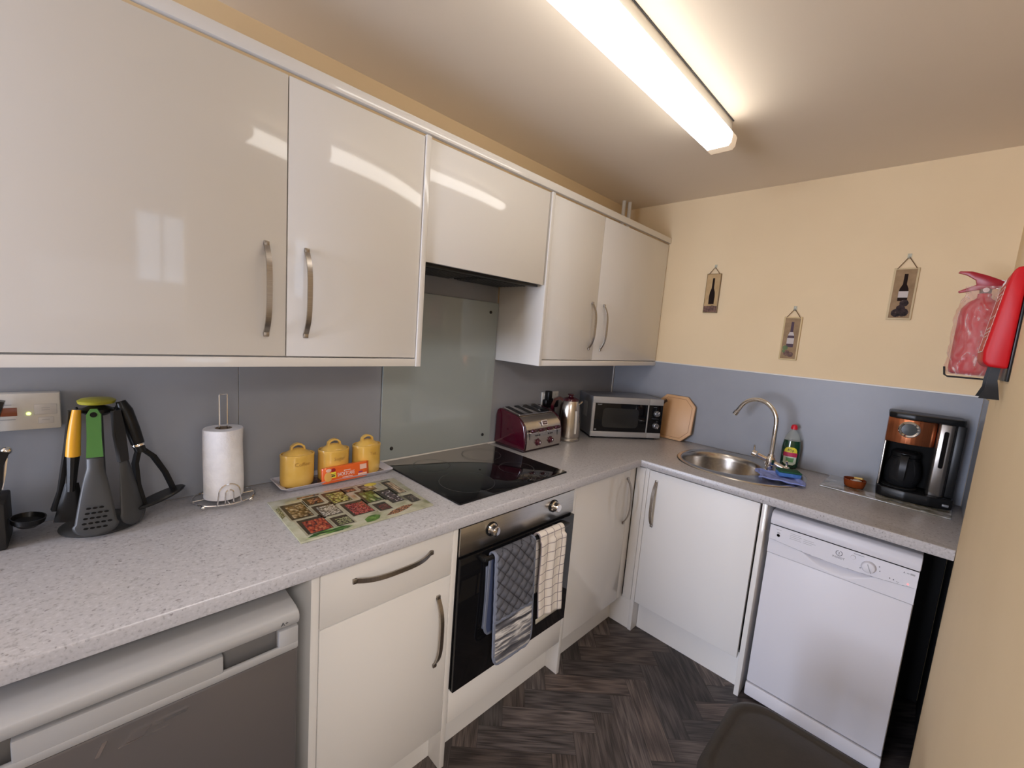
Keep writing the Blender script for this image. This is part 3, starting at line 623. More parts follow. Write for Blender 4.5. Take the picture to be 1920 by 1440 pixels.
# paper towel
PX, PY = -2.283, -.086
ph = thing('paper_towel_holder', 'chrome wire paper towel holder standing by the wall panel', 'paper towel holder', (PX, PY, WT + .0005))
g = B(); g.tube([(.080 * math.cos(2 * PI * i / 40), .076 * math.sin(2 * PI * i / 40), .012) for i in range(40)], .0024, 8, closed=True)
for q in (0, 90): g.tube([(.08 * math.cos(R(q)), .076 * math.sin(R(q)), .012), (-.08 * math.cos(R(q)), -.076 * math.sin(R(q)), .012)], .0022, 8)
g.build('base_ring', 'chrome', ph)
for a in (222, 318, 60, 120): B().ball((.080 * math.cos(R(a)), .076 * math.sin(R(a)), .0075), .0075).build('foot', 'chrome', ph)
g = B(); g.tube([(-.010, 0, .012), (-.010, 0, .325), (-.0095, 0, .328), (.0095, 0, .328), (.010, 0, .325), (.010, 0, .012)], .0022, 8); g.build('upright', 'chrome', ph)
g = B()
for w_, h_ in ((.026, .074), (.0095, .056)):
    pts = [(-w_ * 1.15, -.0715, .012)] + [(-w_, -.0735, h_ - w_)] + [(-w_ * math.cos(PI * i / 12), -.0735, h_ - w_ + w_ * math.sin(PI * i / 12)) for i in range(1, 12)] + [(w_, -.0735, h_ - w_), (w_ * 1.15, -.0715, .012)]
    g.tube(pts, .0019, 8)
g.build('wire_loop', 'chrome', ph)
g = B(); n = 56
def rr(a, z): return .0505 + .0012 * math.sin(3 * a + z * 30) + (.0035 * max(0, math.cos(a - R(195))) ** 12)
prof = []
rings = [[(.018 * math.cos(2 * PI * i / n), .018 * math.sin(2 * PI * i / n), z) for i in range(n)] for z in (.016,)]
for z, k in ((.016, .97), (.019, 1), (.06, 1), (.12, .985), (.18, .985), (.222, 1), (.2255, .97)): rings.append([(k * rr(2 * PI * i / n, z) * math.cos(2 * PI * i / n), k * rr(2 * PI * i / n, z) * math.sin(2 * PI * i / n), z) for i in range(n)])
rings.append([(.0225 * math.cos(2 * PI * i / n), .0225 * math.sin(2 * PI * i / n), .2265) for i in range(n)])
rings.append([(.0215 * math.cos(2 * PI * i / n), .0215 * math.sin(2 * PI * i / n), .224) for i in range(n)])
rings.append([(.0195 * math.cos(2 * PI * i / n), .0195 * math.sin(2 * PI * i / n), .018) for i in range(n)])
pr = thing('paper_towel_roll', 'white paper towel roll on the chrome wire holder', 'paper towel', (PX, PY, WT + .0005), R(0))
g.loops(rings, closed=True); g.build('paper', 'paper', pr, ang=50)
B().lathe([(.0192, .018), (.0212, .018), (.0212, .2262), (.0192, .2262), (.0192, .018)], n=28, cap0=False, cap1=False).build('core', noisy('brown_card', [(.3, (.22, .17, .13)), (.7, (.26, .20, .15))], 20, .9), pr, label='grey-brown card core')

# tray, canisters, biscuits
tr = thing('serving_tray', 'narrow dark tray with a pale rim holding the yellow canisters', 'tray', (-1.9375, -.0735, WT + .0005), R(.3))
g = B(); r0 = rrect(.355, .100, .008); r1 = rrect(.402, .132, .012)
g.loops([[(x, y, 0) for x, y in r0], [(x, y, .016) for x, y in r1], [(x * .985, y * .96, .0165) for x, y in r1], [(x * .99, y * .98, .003) for x, y in r0]])
g.build('tray_body', pm('pale_lilac_tray', (.58, .56, .62), .35), tr)
B().prism(rrect(.353, .098, .008), TOP(0, 0, 0), .0032, .0042).build('tray_base', noisy('dark_photo_print', [(.4, (.05, .035, .035)), (.55, (.12, .06, .05)), (.68, (.35, .28, .24))], 18, .25), tr, label='dark printed tray base')
def canister(x, word, label):
    t = thing('canister', label, 'canister', (x, -.0745, WT + .0050), R(random.uniform(-4, 4)), 'yellow stoneware canisters on the tray')
    SY = .76
    b_ = B(); b_.lathe([(.049, 0), (.0525, .004), (.0535, .03), (.0535, .098), (.0545, .104), (.0535, .1075), (.0505, .108), (.049, .104), (.049, .06), (.047, .005)], n=44, sy=SY, cap1=True)
    k = b_.build('jar', 'yellow', t, ang=45)
    g = B(); g.text(word, .018, Matrix.Identity(4), 0, .0003)
    for v in g.bm.verts: v.co = Vector((v.co.x + .006, -.0537 * SY * math.sqrt(max(0, 1 - ((v.co.x + .006) / .0537) ** 2)) - .0003, v.co.y + .078))
    g.build('lettering', 'yellowdk', k, label='faint brown lettering')
    B().lathe([(.047, .1000), (.0472, .1045), (.040, .1110), (.026, .1200), (.014, .1250), (.001, .127)], n=40, sy=SY).build('lid', 'yellow', t, ang=45)
    B().strip([(-.021, 0, .119), (-.019, 0, .131), (-.010, 0, .1385), (0, 0, .141), (.010, 0, .1385), (.019, 0, .131), (.021, 0, .119)], (0, 1, 0), .014, .006).build('lid_handle', 'yellow', t)
canister(-2.070, 'Coffee', 'yellow canister with arched lid handle nearest the paper towel')
canister(-1.947, 'Sugar', 'middle yellow canister half hidden behind the biscuit packet')
canister(-1.822, 'Tea', 'yellow canister nearest the hob')
bp = thing('biscuit_packet', 'orange shortcake biscuit packet leaning on the yellow canisters', 'biscuit packet', (-1.922, -.1275, WT + .0060), rot=(R(-7), 0, R(2.5)))
om = pm('orange_wrapper', (.75, .12, .015), .3, coat=.3)
g = B(); L_ = .087
def pk(u, v): return None
rings = []
for i in range(15):
    s = -1 + 2 * i / 14; e = max(0, (abs(s) - .90) / .10); hy = .0105 * (1 - .85 * e) + .0004 * math.sin(i * 2.3); hz = .0275 * (1 - .04 * e)
    rings.append([(s * L_, hy * a, .0275 + hz * c) for a, c in ((-1, -.75), (-.75, -1), (.75, -1), (1, -.75), (1, .75), (.75, 1), (-.75, 1), (-1, .75))])
pkm = g.loops(rings).build('wrapper', om, bp, ang=60)
g = B(); F = lambda x, z: FRONT(x, -.0113, z)
g.text('SHORTCAKE', .0185, F(-.004, .025), 0, .0004, sx=.60).box(-.012, .012, -.0117, -.0113, .036, .0385, m=0).box(-.018, .02, -.0117, -.0113, .0125, .0145, m=0)
g.flat([(-.060, .018), (-.041, .018), (-.041, .038), (-.060, .038)], FRONT(0, -.0115, 0), 0, 1); g.box(-.058, -.043, -.0120, -.0116, .030, .0315, m=3).box(-.057, -.044, -.0120, -.0116, .0225, .027, m=3)
g.ball((-.050, -.0113, .045), .0085, 2, (1, .08, .75)); g.ball((-.068, -.0113, .024), .014, 4, (1, .08, 1.2)); g.ball((-.066, -.0113, .046), .010, 5, (1, .08, .6))
g.flat([(.048, .030), (.074, .030), (.074, .048), (.048, .048)], FRONT(0, -.0115, 0), 0, 5); g.box(.040, .074, -.0117, -.0113, .0105, .0165, m=5); g.box(.043, .058, -.0118, -.0114, .0185, .0235, m=6)
g.build('printed_front', ['whiteink', pm('yellow_flash', (.85, .72, .06), .4), pm('dark_red_print', (.32, .01, .02), .4), 'line', pm('biscuit_print', (.72, .40, .10), .5), pm('pale_peach_print', (.80, .52, .42), .5), pm('purple_print', (.25, .05, .16), .5)], pkm, label='white lettering, yellow flash and pale panels')

# printed glass board
cb = thing('worktop_saver', 'glass worktop saver printed with boxes of spices and seeds', 'chopping board', (0, 0, WT + .0005))
g = B(); g.prism([(-2.192, -.187), (-2.1945, -.488), (-1.7885, -.482), (-1.7735, -.199)], TOP(0, 0, 0), 0, .005, bev=.0012)
g.build('glass_plate', noisy('pale_stone_print', [(.3, (.22, .23, .13)), (.45, (.40, .40, .28)), (.6, (.50, .48, .37)), (.78, (.60, .58, .48))], 16, .12, coat=.4), cb)
g = B(); mats = []
def U(cx, cy):                                                       # board coordinates, metres, measured from its near left corner
    return (-2.1945 + cx * .405, -.488 + cy * .29)
def patch(q, m, d=.0053): g.flat([U(*p) for p in q], TOP(0, 0, 0), d, mats.index(m) if m in mats else (mats.append(m) or len(mats) - 1))
dark = pm('box_shadow_print', (.035, .028, .02), .3)
wood_ = noisy('painted_box_print', [(.3, (.30, .29, .20)), (.7, (.46, .44, .34))], 25, .3)
S = {
 'ginger': seeds('ginger_print', [(0, (.10, .06, .03)), (.5, (.30, .21, .11)), (1, (.48, .40, .26))], 60),
 'nut': seeds('nut_print', [(0, (.20, .07, .03)), (.5, (.36, .15, .07)), (1, (.45, .24, .13))], 90),
 'pumpkin': seeds('pumpkin_seed_print', [(0, (.16, .20, .03)), (.5, (.45, .44, .12)), (1, (.58, .55, .25))], 75),
 'spice': seeds('ground_spice_print', [(0, (.30, .12, .05)), (1, (.50, .25, .14))], 140),
 'garlic': seeds('garlic_print', [(0, (.13, .07, .04)), (.55, (.42, .33, .24)), (1, (.68, .60, .45))], 42),
 'barley': seeds('barley_print', [(0, (.22, .20, .17)), (.5, (.50, .47, .42)), (1, (.66, .63, .57))], 130, (.05, .05, .04)),
 'lentil': seeds('red_berry_print', [(0, (.22, .02, .02)), (.5, (.42, .06, .05)), (1, (.48, .16, .13))], 120, (.06, .005, .005)),
 'green': seeds('green_slices_print', [(0, (.03, .07, .02)), (.6, (.13, .22, .05)), (1, (.50, .52, .30))], 45, (.01, .03, .01), (1, .5, 1)),
 'bean': seeds('black_bean_print', [(0, (.03, .02, .03)), (.75, (.13, .09, .10)), (1, (.62, .57, .55))], 100),
 'carrot': seeds('red_pepper_print', [(0, (.30, .04, .02)), (.6, (.50, .10, .04)), (1, (.58, .20, .09))], 60, (.08, .01, .01), (1.5, .7, 1)),
 'oat': seeds('oat_print', [(0, (.15, .17, .07)), (1, (.48, .46, .26))], 120),
 'chili': seeds('chilli_flake_print', [(0, (.07, .015, .015)), (1, (.20, .05, .04))], 140),
 'pepper': seeds('peppercorn_print', [(0, (.04, .035, .03)), (1, (.20, .16, .13))], 150),
 'stick': seeds('vanilla_stick_print', [(0, (.12, .06, .03)), (.5, (.50, .36, .22)), (1, (.62, .50, .36))], 40, (.05, .025, .01), (3, .3, 1)),
 'chive': seeds('chive_print', [(0, (.03, .09, .02)), (.5, (.12, .25, .05)), (1, (.50, .55, .33))], 40, (.02, .06, .01), (.45, 2.2, 1)),
 'leaf': noisy('basil_print', [(.35, (.02, .07, .01)), (.65, (.16, .30, .06))], 60, .3),
 'lemon': noisy('lemon_print', [(.3, (.55, .44, .05)), (.7, (.72, .62, .14))], 30, .3)}
def crate(x0, x1, y0, y1, key):
    e = .014; patch([(x0 - e, y0 - e * 1.4), (x1 + e, y0 - e * 1.4), (x1 + e, y1 + e * 1.4), (x0 - e, y1 + e * 1.4)], wood_, .00515)
    patch([(x0, y0), (x1, y0), (x1, y1), (x0, y1)], dark, .0053)
    patch([(x0 + .020, y0 + .016), (x1 - .006, y0 + .016), (x1 - .004, y1 - .05), (x0 + .024, y1 - .05)], S[key], .00545)
crate(.055, .205, .47, .86, 'ginger'); crate(.225, .345, .72, .93, 'nut'); crate(.055, .215, .10, .42, 'carrot') if False else crate(.07, .24, .10, .43, 'carrot')
crate(.23, .385, .37, .68, 'barley'); crate(.265, .385, .11, .32, 'oat'); crate(.375, .535, .62, .96, 'pumpkin'); crate(.415, .585, .23, .58, 'lentil')
crate(.545, .64, .84, .96, 'spice'); crate(.60, .74, .44, .80, 'green'); crate(.61, .715, .19, .39, 'chili'); crate(.675, .795, .76, .96, 'garlic')
crate(.755, .865, .30, .70, 'bean'); crate(.885, .970, .20, .42, 'pepper'); crate(.880, .965, .50, .93, 'stick')
patch([(.03, .02), (.28, .015), (.36, .05), (.27, .115), (.10, .09)], S['chive'], .0056); patch([(.45, .03), (.50, .02), (.55, .05), (.58, .11), (.55, .15), (.50, .15), (.455, .10)], S['leaf'], .0056)
patch([(.20, .95), (.36, .955), (.37, .985), (.20, .985)], S['nut'], .0056); patch([(.01, .55), (.04, .6), (.045, .85), (.015, .8)], S['oat'], .0056)
patch([(.79 + .055 * math.cos(a * PI / 8), .93 + .045 * math.sin(a * PI / 8)) for a in range(16)], S['lemon'], .0057)
patch([(.61, .06), (.70, .05), (.80, .09), (.88, .16), (.80, .18), (.68, .13)], S['spice'], .0056)
g.build('printed_picture', mats, cb, label='printed boxes of seeds, spices and herbs')

# ------------------------------------------------------------------ toaster, kettle, socket, microwave, board
ts = thing('toaster', 'four-slice burgundy and steel toaster beside the hob', 'toaster', (-1.096, -.222, WT + .0005), R(1.5))
prof = [(0, .012), (-.002, .05), (.002, .095), (.011, .128), (.028, .152), (.052, .168), (.075, .176), (.165, .192), (.186, .191), (.198, .182), (.204, .160), (.206, .012)]
TW = .298
for x0, x1 in ((0, .016), (TW - .012, TW)):
    B().prism(prof, fmat((x0, 0, 0), (0, 1, 0), (0, 0, 1)), 0, x1 - x0, bev=.007).build('side_panel', 'burg', ts, ang=40, label='glossy burgundy end panel')
ip = [(y + (-.002 if y < .02 else .003 if y < .1 else -.003), z - .002 if z > .02 else z) for y, z in prof]
B().prism(ip, fmat((.0162, 0, 0), (0, 1, 0), (0, 0, 1)), 0, TW - .0286).build('body', 'steelv', ts, ang=40, label='brushed steel body')
B().box(.006, TW - .006, .006, .200, 0, .0118, .003).build('base', pm('dark_burgundy_base', (.02, .006, .008), .4), ts)
sl = math.atan2(.192 - .176, .165 - .075); X = fmat((0, .062, .1685), (1, 0, 0), (0, math.cos(sl), math.sin(sl)))
g = B(); g.prism(rrect(.258, .128, .006, cx=TW / 2, cy=.062), X, .0035, .006, bev=.001).build('slot_surround', 'chrome', ts)
g = B()
for k in range(4): g.prism(rrect(.032, .112, .003, cx=.049 + k * .0665, cy=.062), X, .0062, .0066)
g.build('bread_slot', 'black', ts)
for k in range(4):
    x = .055 + k * .0605
    lv = B().box(x - .021, x + .021, -.021, -.003, .100, .116, .006).build('lever', 'burg', ts, label='burgundy push lever')
    B().box(x - .023, x + .023, -.016, -.001, .095, .0995, .001).build('lever_plate', 'chrome', lv)
g = B()
for x in (.036, .254): g.box(x - .0016, x + .0016, -.0028, .002, .036, .092)
for x in (.098, .197):
    for k in (-1, 0, 1): g.lathe([(.0005, 0), (.004, 0)], X=FRONT(x + k * .0135, -.0026, .078), n=12, cap0=False)
g.build('slots_and_buttons', 'black', ts)
for x in (.098, .197):
    kb_ = B().lathe([(.019, -.002), (.019, .001), (.0135, .003), (.0125, .015), (.011, .0165), (.001, .017)], X=FRONT(x, -.0024, .044), n=24).build('browning_knob', 'burg', ts)
    B().box(x - .0015, x + .004, -.0205, -.0178, .038, .050, .001).build('pointer', 'chrome', kb_)
g = B().prism(rrect(.042, .026, .003), fmat((TW / 2 + .005, .0095, .134), (1, 0, 0), (0, .42, .91)), 0, .0045, m=0).prism(rrect(.034, .018, .002), fmat((TW / 2 + .005, .0095, .134), (1, 0, 0), (0, .42, .91)), .0045, .005, m=1)
g.text('Tefal', .012, fmat((TW / 2 + .005, .0095, .134), (1, 0, 0), (0, .42, .91)) @ Matrix.Translation((0, 0, .0052)), 0, .0004); g.build('maker_badge', ['whiteink', 'burg'], ts)

kt = thing('kettle', 'brushed steel jug kettle with burgundy handle and lid between toaster and microwave', 'kettle', (-.662, -.152, WT + .0005), R(132))
B().lathe([(.066, 0), (.069, .004), (.068, .014), (.064, .018), (.001, .019)], n=36).build('base', 'steel', kt)
B().lathe([(.064, .0195), (.0645, .03), (.0645, .09), (.061, .15), (.054, .195), (.047, .218), (.045, .222)], n=48).build('jug', 'steelv', kt, ang=50)
B().lathe([(.0455, .2225), (.043, .232), (.025, .240), (.012, .243), (.012, .250), (.02, .254), (.018, .259), (.001, .261)], n=32).build('lid', 'burg', kt, label='burgundy lid')
pts = [(.040, 0, .222), (.062, 0, .232), (.088, 0, .222), (.100, 0, .19), (.103, 0, .14), (.098, 0, .09), (.082, 0, .062), (.060, 0, .055)]
B().strip(pts, (0, 1, 0), [.03, .032, .03, .028, .026, .026, .026, .03], .017).build('handle', 'burg', kt, label='burgundy handle')
g = B().strip([(-.030, -.0 + .0, .205), (-.05, 0, .208), (-.066, 0, .222)], (0, 1, 0), [.05, .036, .02], .006); g.build('spout', 'steel', kt)
g = B(); a = R(122)
g.strip([((r + .0008) * math.cos(a), (r + .0008) * math.sin(a), z) for r, z in ((.0645, .045), (.0645, .09), (.061, .15), (.0578, .172))], (math.sin(a), -math.cos(a), 0), .011, .002); g.build('water_gauge', 'whitepl', kt, label='pale upright water gauge')

so = thing('double_socket', 'white double wall socket behind the toaster', 'socket', (-.675, -.0055, 1.075))
B().box(-.0735, .0735, -.009, 0, 0, .086, .003).build('faceplate', pm('white_socket', (.72, .72, .70), .3), so)
for sx in (-.05, .05): B().box(sx - .008, sx + .008, -.013, -.0092, .062, .078, .001).build('switch', 'whitepl', so)
pg = thing('plug', 'large black plug in the double socket', 'plug', (-.722, -.0147, 1.098))
B().box(-.024, .024, -.032, 0, -.024, .024, .006).box(-.017, .017, -.040, -.008, .018, .074, .006).build('plug_body', 'black', pg); B().tube([(0, -.02, -.0245), (0, -.022, -.06), (.02, -.03, -.12), (.03, -.05, -.182)], .004, 8).build('cable', 'black', pg)
pg = thing('plug', 'low black plug beside the tall one in the double socket', 'plug', (-.655, -.0147, 1.098))
B().box(-.026, .026, -.030, 0, -.026, .026, .009).build('plug_body', 'black', pg); B().tube([(0, -.016, -.0265), (0, -.020, -.06), (.01, -.03, -.12), (.0, -.04, -.182)], .004, 8).build('cable', 'black', pg)

MA = -.609; mw = thing('microwave', 'silver microwave with black glass door angled across the worktop corner', 'microwave', (-.5145, -.203, WT + .0005), MA)
MWW = .442; zt = .246
B().box(.002, MWW - .002, .016, .236, .010, zt, .004).build('casing', pm('silver_grey_casing', (.21, .215, .24), .3, .35), mw)
sil = pm('silver_plastic', (.44, .43, .42), .33, .3)
g = B(); g.box(0, .352, 0, .0155, .0105, .042, .002).box(0, .352, 0, .0155, .209, zt, .002).box(0, .016, .0, .0155, .042, .209, .001).box(.345, .352, 0, .0155, .042, .209, .001); mdr = g.build('door_frame', sil, mw, label='silver door frame')
g = B().box(.0163, .3447, .002, .0155, .0423, .2087, .001, m=0); g.build('door_glass', 'blackgl', mdr)
g = B().prism(rrect(.225, .115, .022, cx=.178, cy=.124), FRONT(0, .0019, 0), 0, .0005); g.build('viewing_window', pm('mesh_window', (.022, .022, .021), .12), mdr)
g = B().text('SHARP', .009, FRONT(.043, .0018, .200), 0, .0004).lathe([(.0005, 0), (.006, 0)], X=FRONT(.028, .0018, .053) @ Matrix.Diagonal((1.3, .7, 1, 1)), n=14, cap0=False); g.build('maker_name', pm('silver_print', (.4, .4, .4), .5), mdr)
B().box(.3535, MWW, 0, .0155, .0105, .042, .002).box(.3535, MWW, 0, .0155, .209, zt, .002).build('control_frame', sil, mw)
B().box(.3538, MWW - .001, .0, .0155, .0423, .2087, .001).build('control_panel', 'blackgl', mw)
for z in (.160, .087):
    k = B().lathe([(.0185, 0), (.0185, .004), (.016, .016), (.014, .018), (.001, .0185)], X=FRONT(.402, -.0005, z), n=28).build('dial', pm('dark_silver', (.30, .30, .31), .25, .7), mw)
    B().box(-.0014, .0014, -.0012, 0, .003, .016).build('pointer', 'whiteink', k, (.402, -.019, z), (0, R(40 if z > .1 else 150), 0))
g = B().box(.375, .42, -.0004, 0, .128, .1288).box(.38, .4, -.0004, 0, .198, .199); g.build('dial_markings', 'midink', mw)
for x in (.03, .41):
    for y in (.03, .21): B().cyl((x, y, 0), (x, y, .0098), .012, n=12).build('foot', 'black', mw)
B().box(.0008, .0019, .09, .15, .11, .20).build('sticker', 'midink', mw, label='pale rating sticker on the side')

bd = thing('chopping_board', 'octagonal wooden chopping board leaning on the wall right of the microwave', 'chopping board', (-.0665, -.478, WT + .0028), rot=(0, R(8.5), R(0)))
w2_, h_, c_ = .118, .270, .052
oct_ = [(-w2_, c_), (-w2_ + c_, 0), (w2_ - c_, 0), (w2_, c_), (w2_, h_ - c_), (w2_ - c_, h_), (-w2_ + c_, h_), (-w2_, h_ - c_)]
X = fmat((0, 0, 0), (0, -1, 0), (0, 0, 1)); g = B().prism(oct_, X, -.018, 0, bev=.003); g.build('board', 'wood', bd)
k = .86; oc2 = [(x * k, h_ / 2 + (y - h_ / 2) * .88) for x, y in oct_]
g = B(); g.tube([X @ Vector((x, y, .0)) for x, y in oc2], .0012, 6, closed=True); g.build('juice_groove', pm('groove_brown', (.30, .14, .06), .6), bd)
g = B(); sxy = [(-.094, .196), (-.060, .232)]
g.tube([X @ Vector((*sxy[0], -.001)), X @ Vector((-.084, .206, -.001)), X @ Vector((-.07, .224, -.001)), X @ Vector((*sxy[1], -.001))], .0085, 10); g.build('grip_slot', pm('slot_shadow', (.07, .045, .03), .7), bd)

# ------------------------------------------------------------------ coffee corner
pmx = thing('worktop_saver', 'clear glass worktop saver with faded print under the coffee maker', 'chopping board', (-.136, -1.477, WT + .0005), R(-1))
B().prism(rrect(.262, .415, .004), TOP(0, 0, 0), 0, .0045, bev=.001).build('glass_plate', noisy('faded_print', [(.35, (.10, .095, .06)), (.5, (.30, .29, .25)), (.6, (.46, .46, .45))], 16, .08, coat=.4), pmx)
rk = thing('ramekin', 'small amber glass ramekin on the glass worktop saver', 'dish', (-.142, -1.376, WT + .0062))
B().lathe([(.033, 0), (.036, .002), (.038, .012), (.0405, .026), (.0415, .0345), (.0395, .0345), (.0365, .014), (.034, .004), (.001, .0035)], n=36).build('dish', 'amber', rk, ang=50)
sw = pm('white_wrapper', (.75, .70, .68), .4)
for i, (x, y, a) in enumerate(((.004, .006, 20), (-.008, -.008, -35), (.010, -.012, 70))):
    tag(B().box(-.016, .016, -.008, .008, 0, .008, .002).build('wrapped_sweetener', [sw, sw, pm('gold_wrapper', (.62, .42, .12), .3)][i], None, (-.142 + x, -1.376 + y, WT + .0225 + i * .0095), (R(8), R(-6 + i * 7), R(a))), ['white wrapped sweetener at the bottom of the amber ramekin', 'white wrapped sweetener in the middle of the amber ramekin', 'gold wrapped sweetener on top in the amber ramekin'][i], 'sweetener', 'wrapped sweeteners in the amber ramekin')
# coffee maker, local -y looks to -x
cm = thing('coffee_maker', 'copper, steel and black filter coffee maker on the glass saver', 'coffee maker', (-.152, -1.5675, WT + .0058), R(-90 + 4))
CW = .117
g = B(); g.prism([(-CW, -.0), (-CW + .012, -.018), (-.03, -.034), (.045, -.030), (CW - .01, -.012), (CW, .0), (CW, .135), (-CW, .135)], TOP(0, 0, 0), 0, .042, bev=.006).build('base', 'black', cm)
B().lathe([(.001, .0425), (.056, .0425), (.058, .046), (.001, .047)], (-.048, .048, 0), n=32).build('hotplate', 'blackmatt', cm)
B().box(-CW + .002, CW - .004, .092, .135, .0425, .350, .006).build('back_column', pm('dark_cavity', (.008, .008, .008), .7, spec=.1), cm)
g = B(); arc = [(-CW, .010)] + [(-.046 + .085 * math.sin(R(a)), .050 - .085 * math.cos(R(a)) + .0) for a in range(-50, 51, 10)]
arc = [(-CW, .0915), (-CW, .012)] + [(-CW + .004 + (.146) * i / 10, .010 - .030 * math.sin(PI * i / 10) ** .8) for i in range(0, 11)] + [(.034, .0915)]
g.prism(arc, TOP(0, 0, 0), .236, .338, bev=.002).build('filter_housing', 'copper', cm, label='copper front housing')
k = B().lathe([(.001, .001), (.024, .001), (.0245, .004), (.031, .006), (.034, .003), (.0345, 0)], X=fmat((-.050, -.0215, .298), (1, -.06, 0), (0, .0, 1)), n=40).build('dial_ring', 'chrome', cm, label='round chrome ring with dark display')
B().lathe([(.001, .0052), (.0238, .0048), (.024, .003)], X=fmat((-.050, -.0215, .298), (1, -.06, 0), (0, .0, 1)), n=36).build('display', pm('dark_display', (.035, .045, .05), .12), k)
g = B().prism([(.0345, .0915), (.0345, .004), (.040, -.006), (.072, -.008), (.080, -.004), (.088, .014), (.088, .0915)], TOP(0, 0, 0), .0425, .338, bev=.003); wk_ = g.build('water_tank', pm('dark_steel', (.24, .22, .20), .25, .9), cm, label='steel water tank cover')
g = B().prism(rrect(.014, .150, .006, cx=.060, cy=.235), FRONT(0, -.0085, 0), -.004, .001); g.build('water_gauge', 'blackgl', wk_, label='dark water level window')
B().box(.0885, CW - .002, .016, .0915, .0425, .338, .004).build('side_panel', 'black', cm)
B().box(-CW, -CW + .006, .004, .0915, .0425, .2355, .002).build('side_strip', 'steel', cm, label='thin steel edge strip')
g = B().prism([(-CW - .001, .134), (-CW - .001, .006), (-CW + .02, -.014), (-.04, -.024), (.02, -.018), (.075, -.010), (CW - .014, .006), (CW - .004, .03), (CW - .004, .134)], TOP(0, 0, 0), .3385, .362, bev=.005); g.build('lid', 'black', cm)
B().box(.085, .105, -.022, -.006, .012, .022, .002).build('power_switch', pm('grey_switch', (.2, .2, .21), .3), cm)
jg = thing('glass_carafe', 'dark glass coffee carafe standing inside the coffee maker', 'carafe', (cm.location.x + .052 , cm.location.y + .046, cm.location.z + .0478), R(-90))
B().lathe([(.044, 0), (.050, .004), (.058, .03), (.060, .06), (.054, .095), (.045, .118), (.044, .124)], n=40, cap1=False).build('jug', 'carafe', jg, ang=60)
B().lathe([(.0452, .1245), (.0475, .128), (.047, .142), (.038, .150), (.001, .152)], n=32).build('lid', 'black', jg)
B().lathe([(.0452, .113), (.0475, .115), (.0468, .1235), (.0450, .1235)], n=32, cap0=False, cap1=False).build('collar', 'black', jg)
B().strip([(0, -.046, .135), (0, -.068, .134), (0, -.080, .115), (0, -.081, .07), (0, -.074, .035)], (1, 0, 0), [.026, .026, .022, .020, .018], .010).build('handle', 'black', jg)

# ------------------------------------------------------------------ oven glove and tea towel over the oven handle
HZ, HY = .7455, YB - .045                                            # the bar's centre
def drape(yb, zb, yf, zf, r=.0135):
    """path from the hanging back layer, over the bar, to the front layer: v 0..1 -> (y,z)"""
    p = [(HY + yb, zb), (HY + yb * .9, (zb + HZ) / 2), (HY + r, HZ)] + [(HY + r * math.cos(R(a)), HZ + r * math.sin(R(a))) for a in range(20, 180, 20)] + [(HY - r, HZ)] + [(HY - r - (yf - r) * t, HZ + (zf - HZ) * t) for t in (.25, .5, .75, 1)]
    L = [0]
    for a, b_ in zip(p, p[1:]): L.append(L[-1] + math.hypot(b_[0] - a[0], b_[1] - a[1]))
    def f(v):
        s = v * L[-1]
        for i in range(len(p) - 1):
            if s <= L[i + 1] or i == len(p) - 2:
                t = (s - L[i]) / (L[i + 1] - L[i]); return (p[i][0] + (p[i + 1][0] - p[i][0]) * t, p[i][1] + (p[i + 1][1] - p[i][1]) * t)
    return f, L[-1]
og = thing('oven_glove', 'slate-grey quilted double oven glove with striped pocket on the oven handle', 'oven glove', (0, 0, 0))
pf, PL = drape(.014, .445, .030, .352); gx0, gx1 = -1.632, -1.432
def glove(u, v):
    y, z = pf(v); lo = max(0, (v * PL - (PL - .05)) / .05); hi = max(0, (.05 - v * PL) / .05); e = max(lo, hi)
    w = 1 - .30 * (1 - math.sqrt(max(0, 1 - e ** 2))) if e > 0 else 1
    x = (gx0 + gx1) / 2 + (u - .5) * (gx1 - gx0) * w + .012 * v - .01
    s = v * PL; q = 0
    zq = .5 if s > PL - .165 else 1
    if zq == 1: q = abs(math.sin((u * .20 + s) * PI / .046)) ** .5 * abs(math.sin((u * .20 - s) * PI / .046)) ** .5 * .010
    else: q = .003 * abs(math.sin(s * PI / .028)) + .002 * noise.noise(Vector((u * 6, s * 60, 1)))
    edge = min(u, 1 - u); q *= min(1, edge / .08)
    return (x, y - q if s > PL * .45 else y, z - .014 * (u - .5) * (1 if s > PL * .55 else -1) * 2 * 0)
def gm(u, v):
    s = v * PL
    if min(u, 1 - u) < .045 or s > PL - .010 or s < .010: return 2
    if abs(s - (PL - .165)) < .007: return 2
    if s > PL - .165: return 3
    if s > PL * .40: return 4 if min(abs(math.sin((u * .20 + s) * PI / .046)), abs(math.sin((u * .20 - s) * PI / .046))) < .16 else 0
    return 1
B().sheet(glove, 60, 220, mfn=gm).build('quilted_cloth', ['quilt', 'quiltblue', 'piping', 'stripe', 'quiltseam'], og, ang=80, solid=.005)
B().sheet(lambda u, v: (gx0 - .006 + .19 * u, HY + .024 - .004 * math.sin(PI * v), .452 + .245 * v - (.02 * (abs(u - .5) * 2) ** 3 * -1 if v < .05 else 0)), 10, 10, mfn=lambda u, v: 1 if min(u, 1 - u, v) < .06 else 0).build('rear_pocket', ['quiltblue', 'piping'], og, solid=.006, label='blue rear layer')
tt = thing('tea_towel', 'folded cream tea towel with grey check on the oven handle beside the glove', 'tea towel', (0, 0, 0))
pf2, PL2 = drape(.016, .50, .024, .428, .0145); tx0, tx1 = -1.420, -1.268
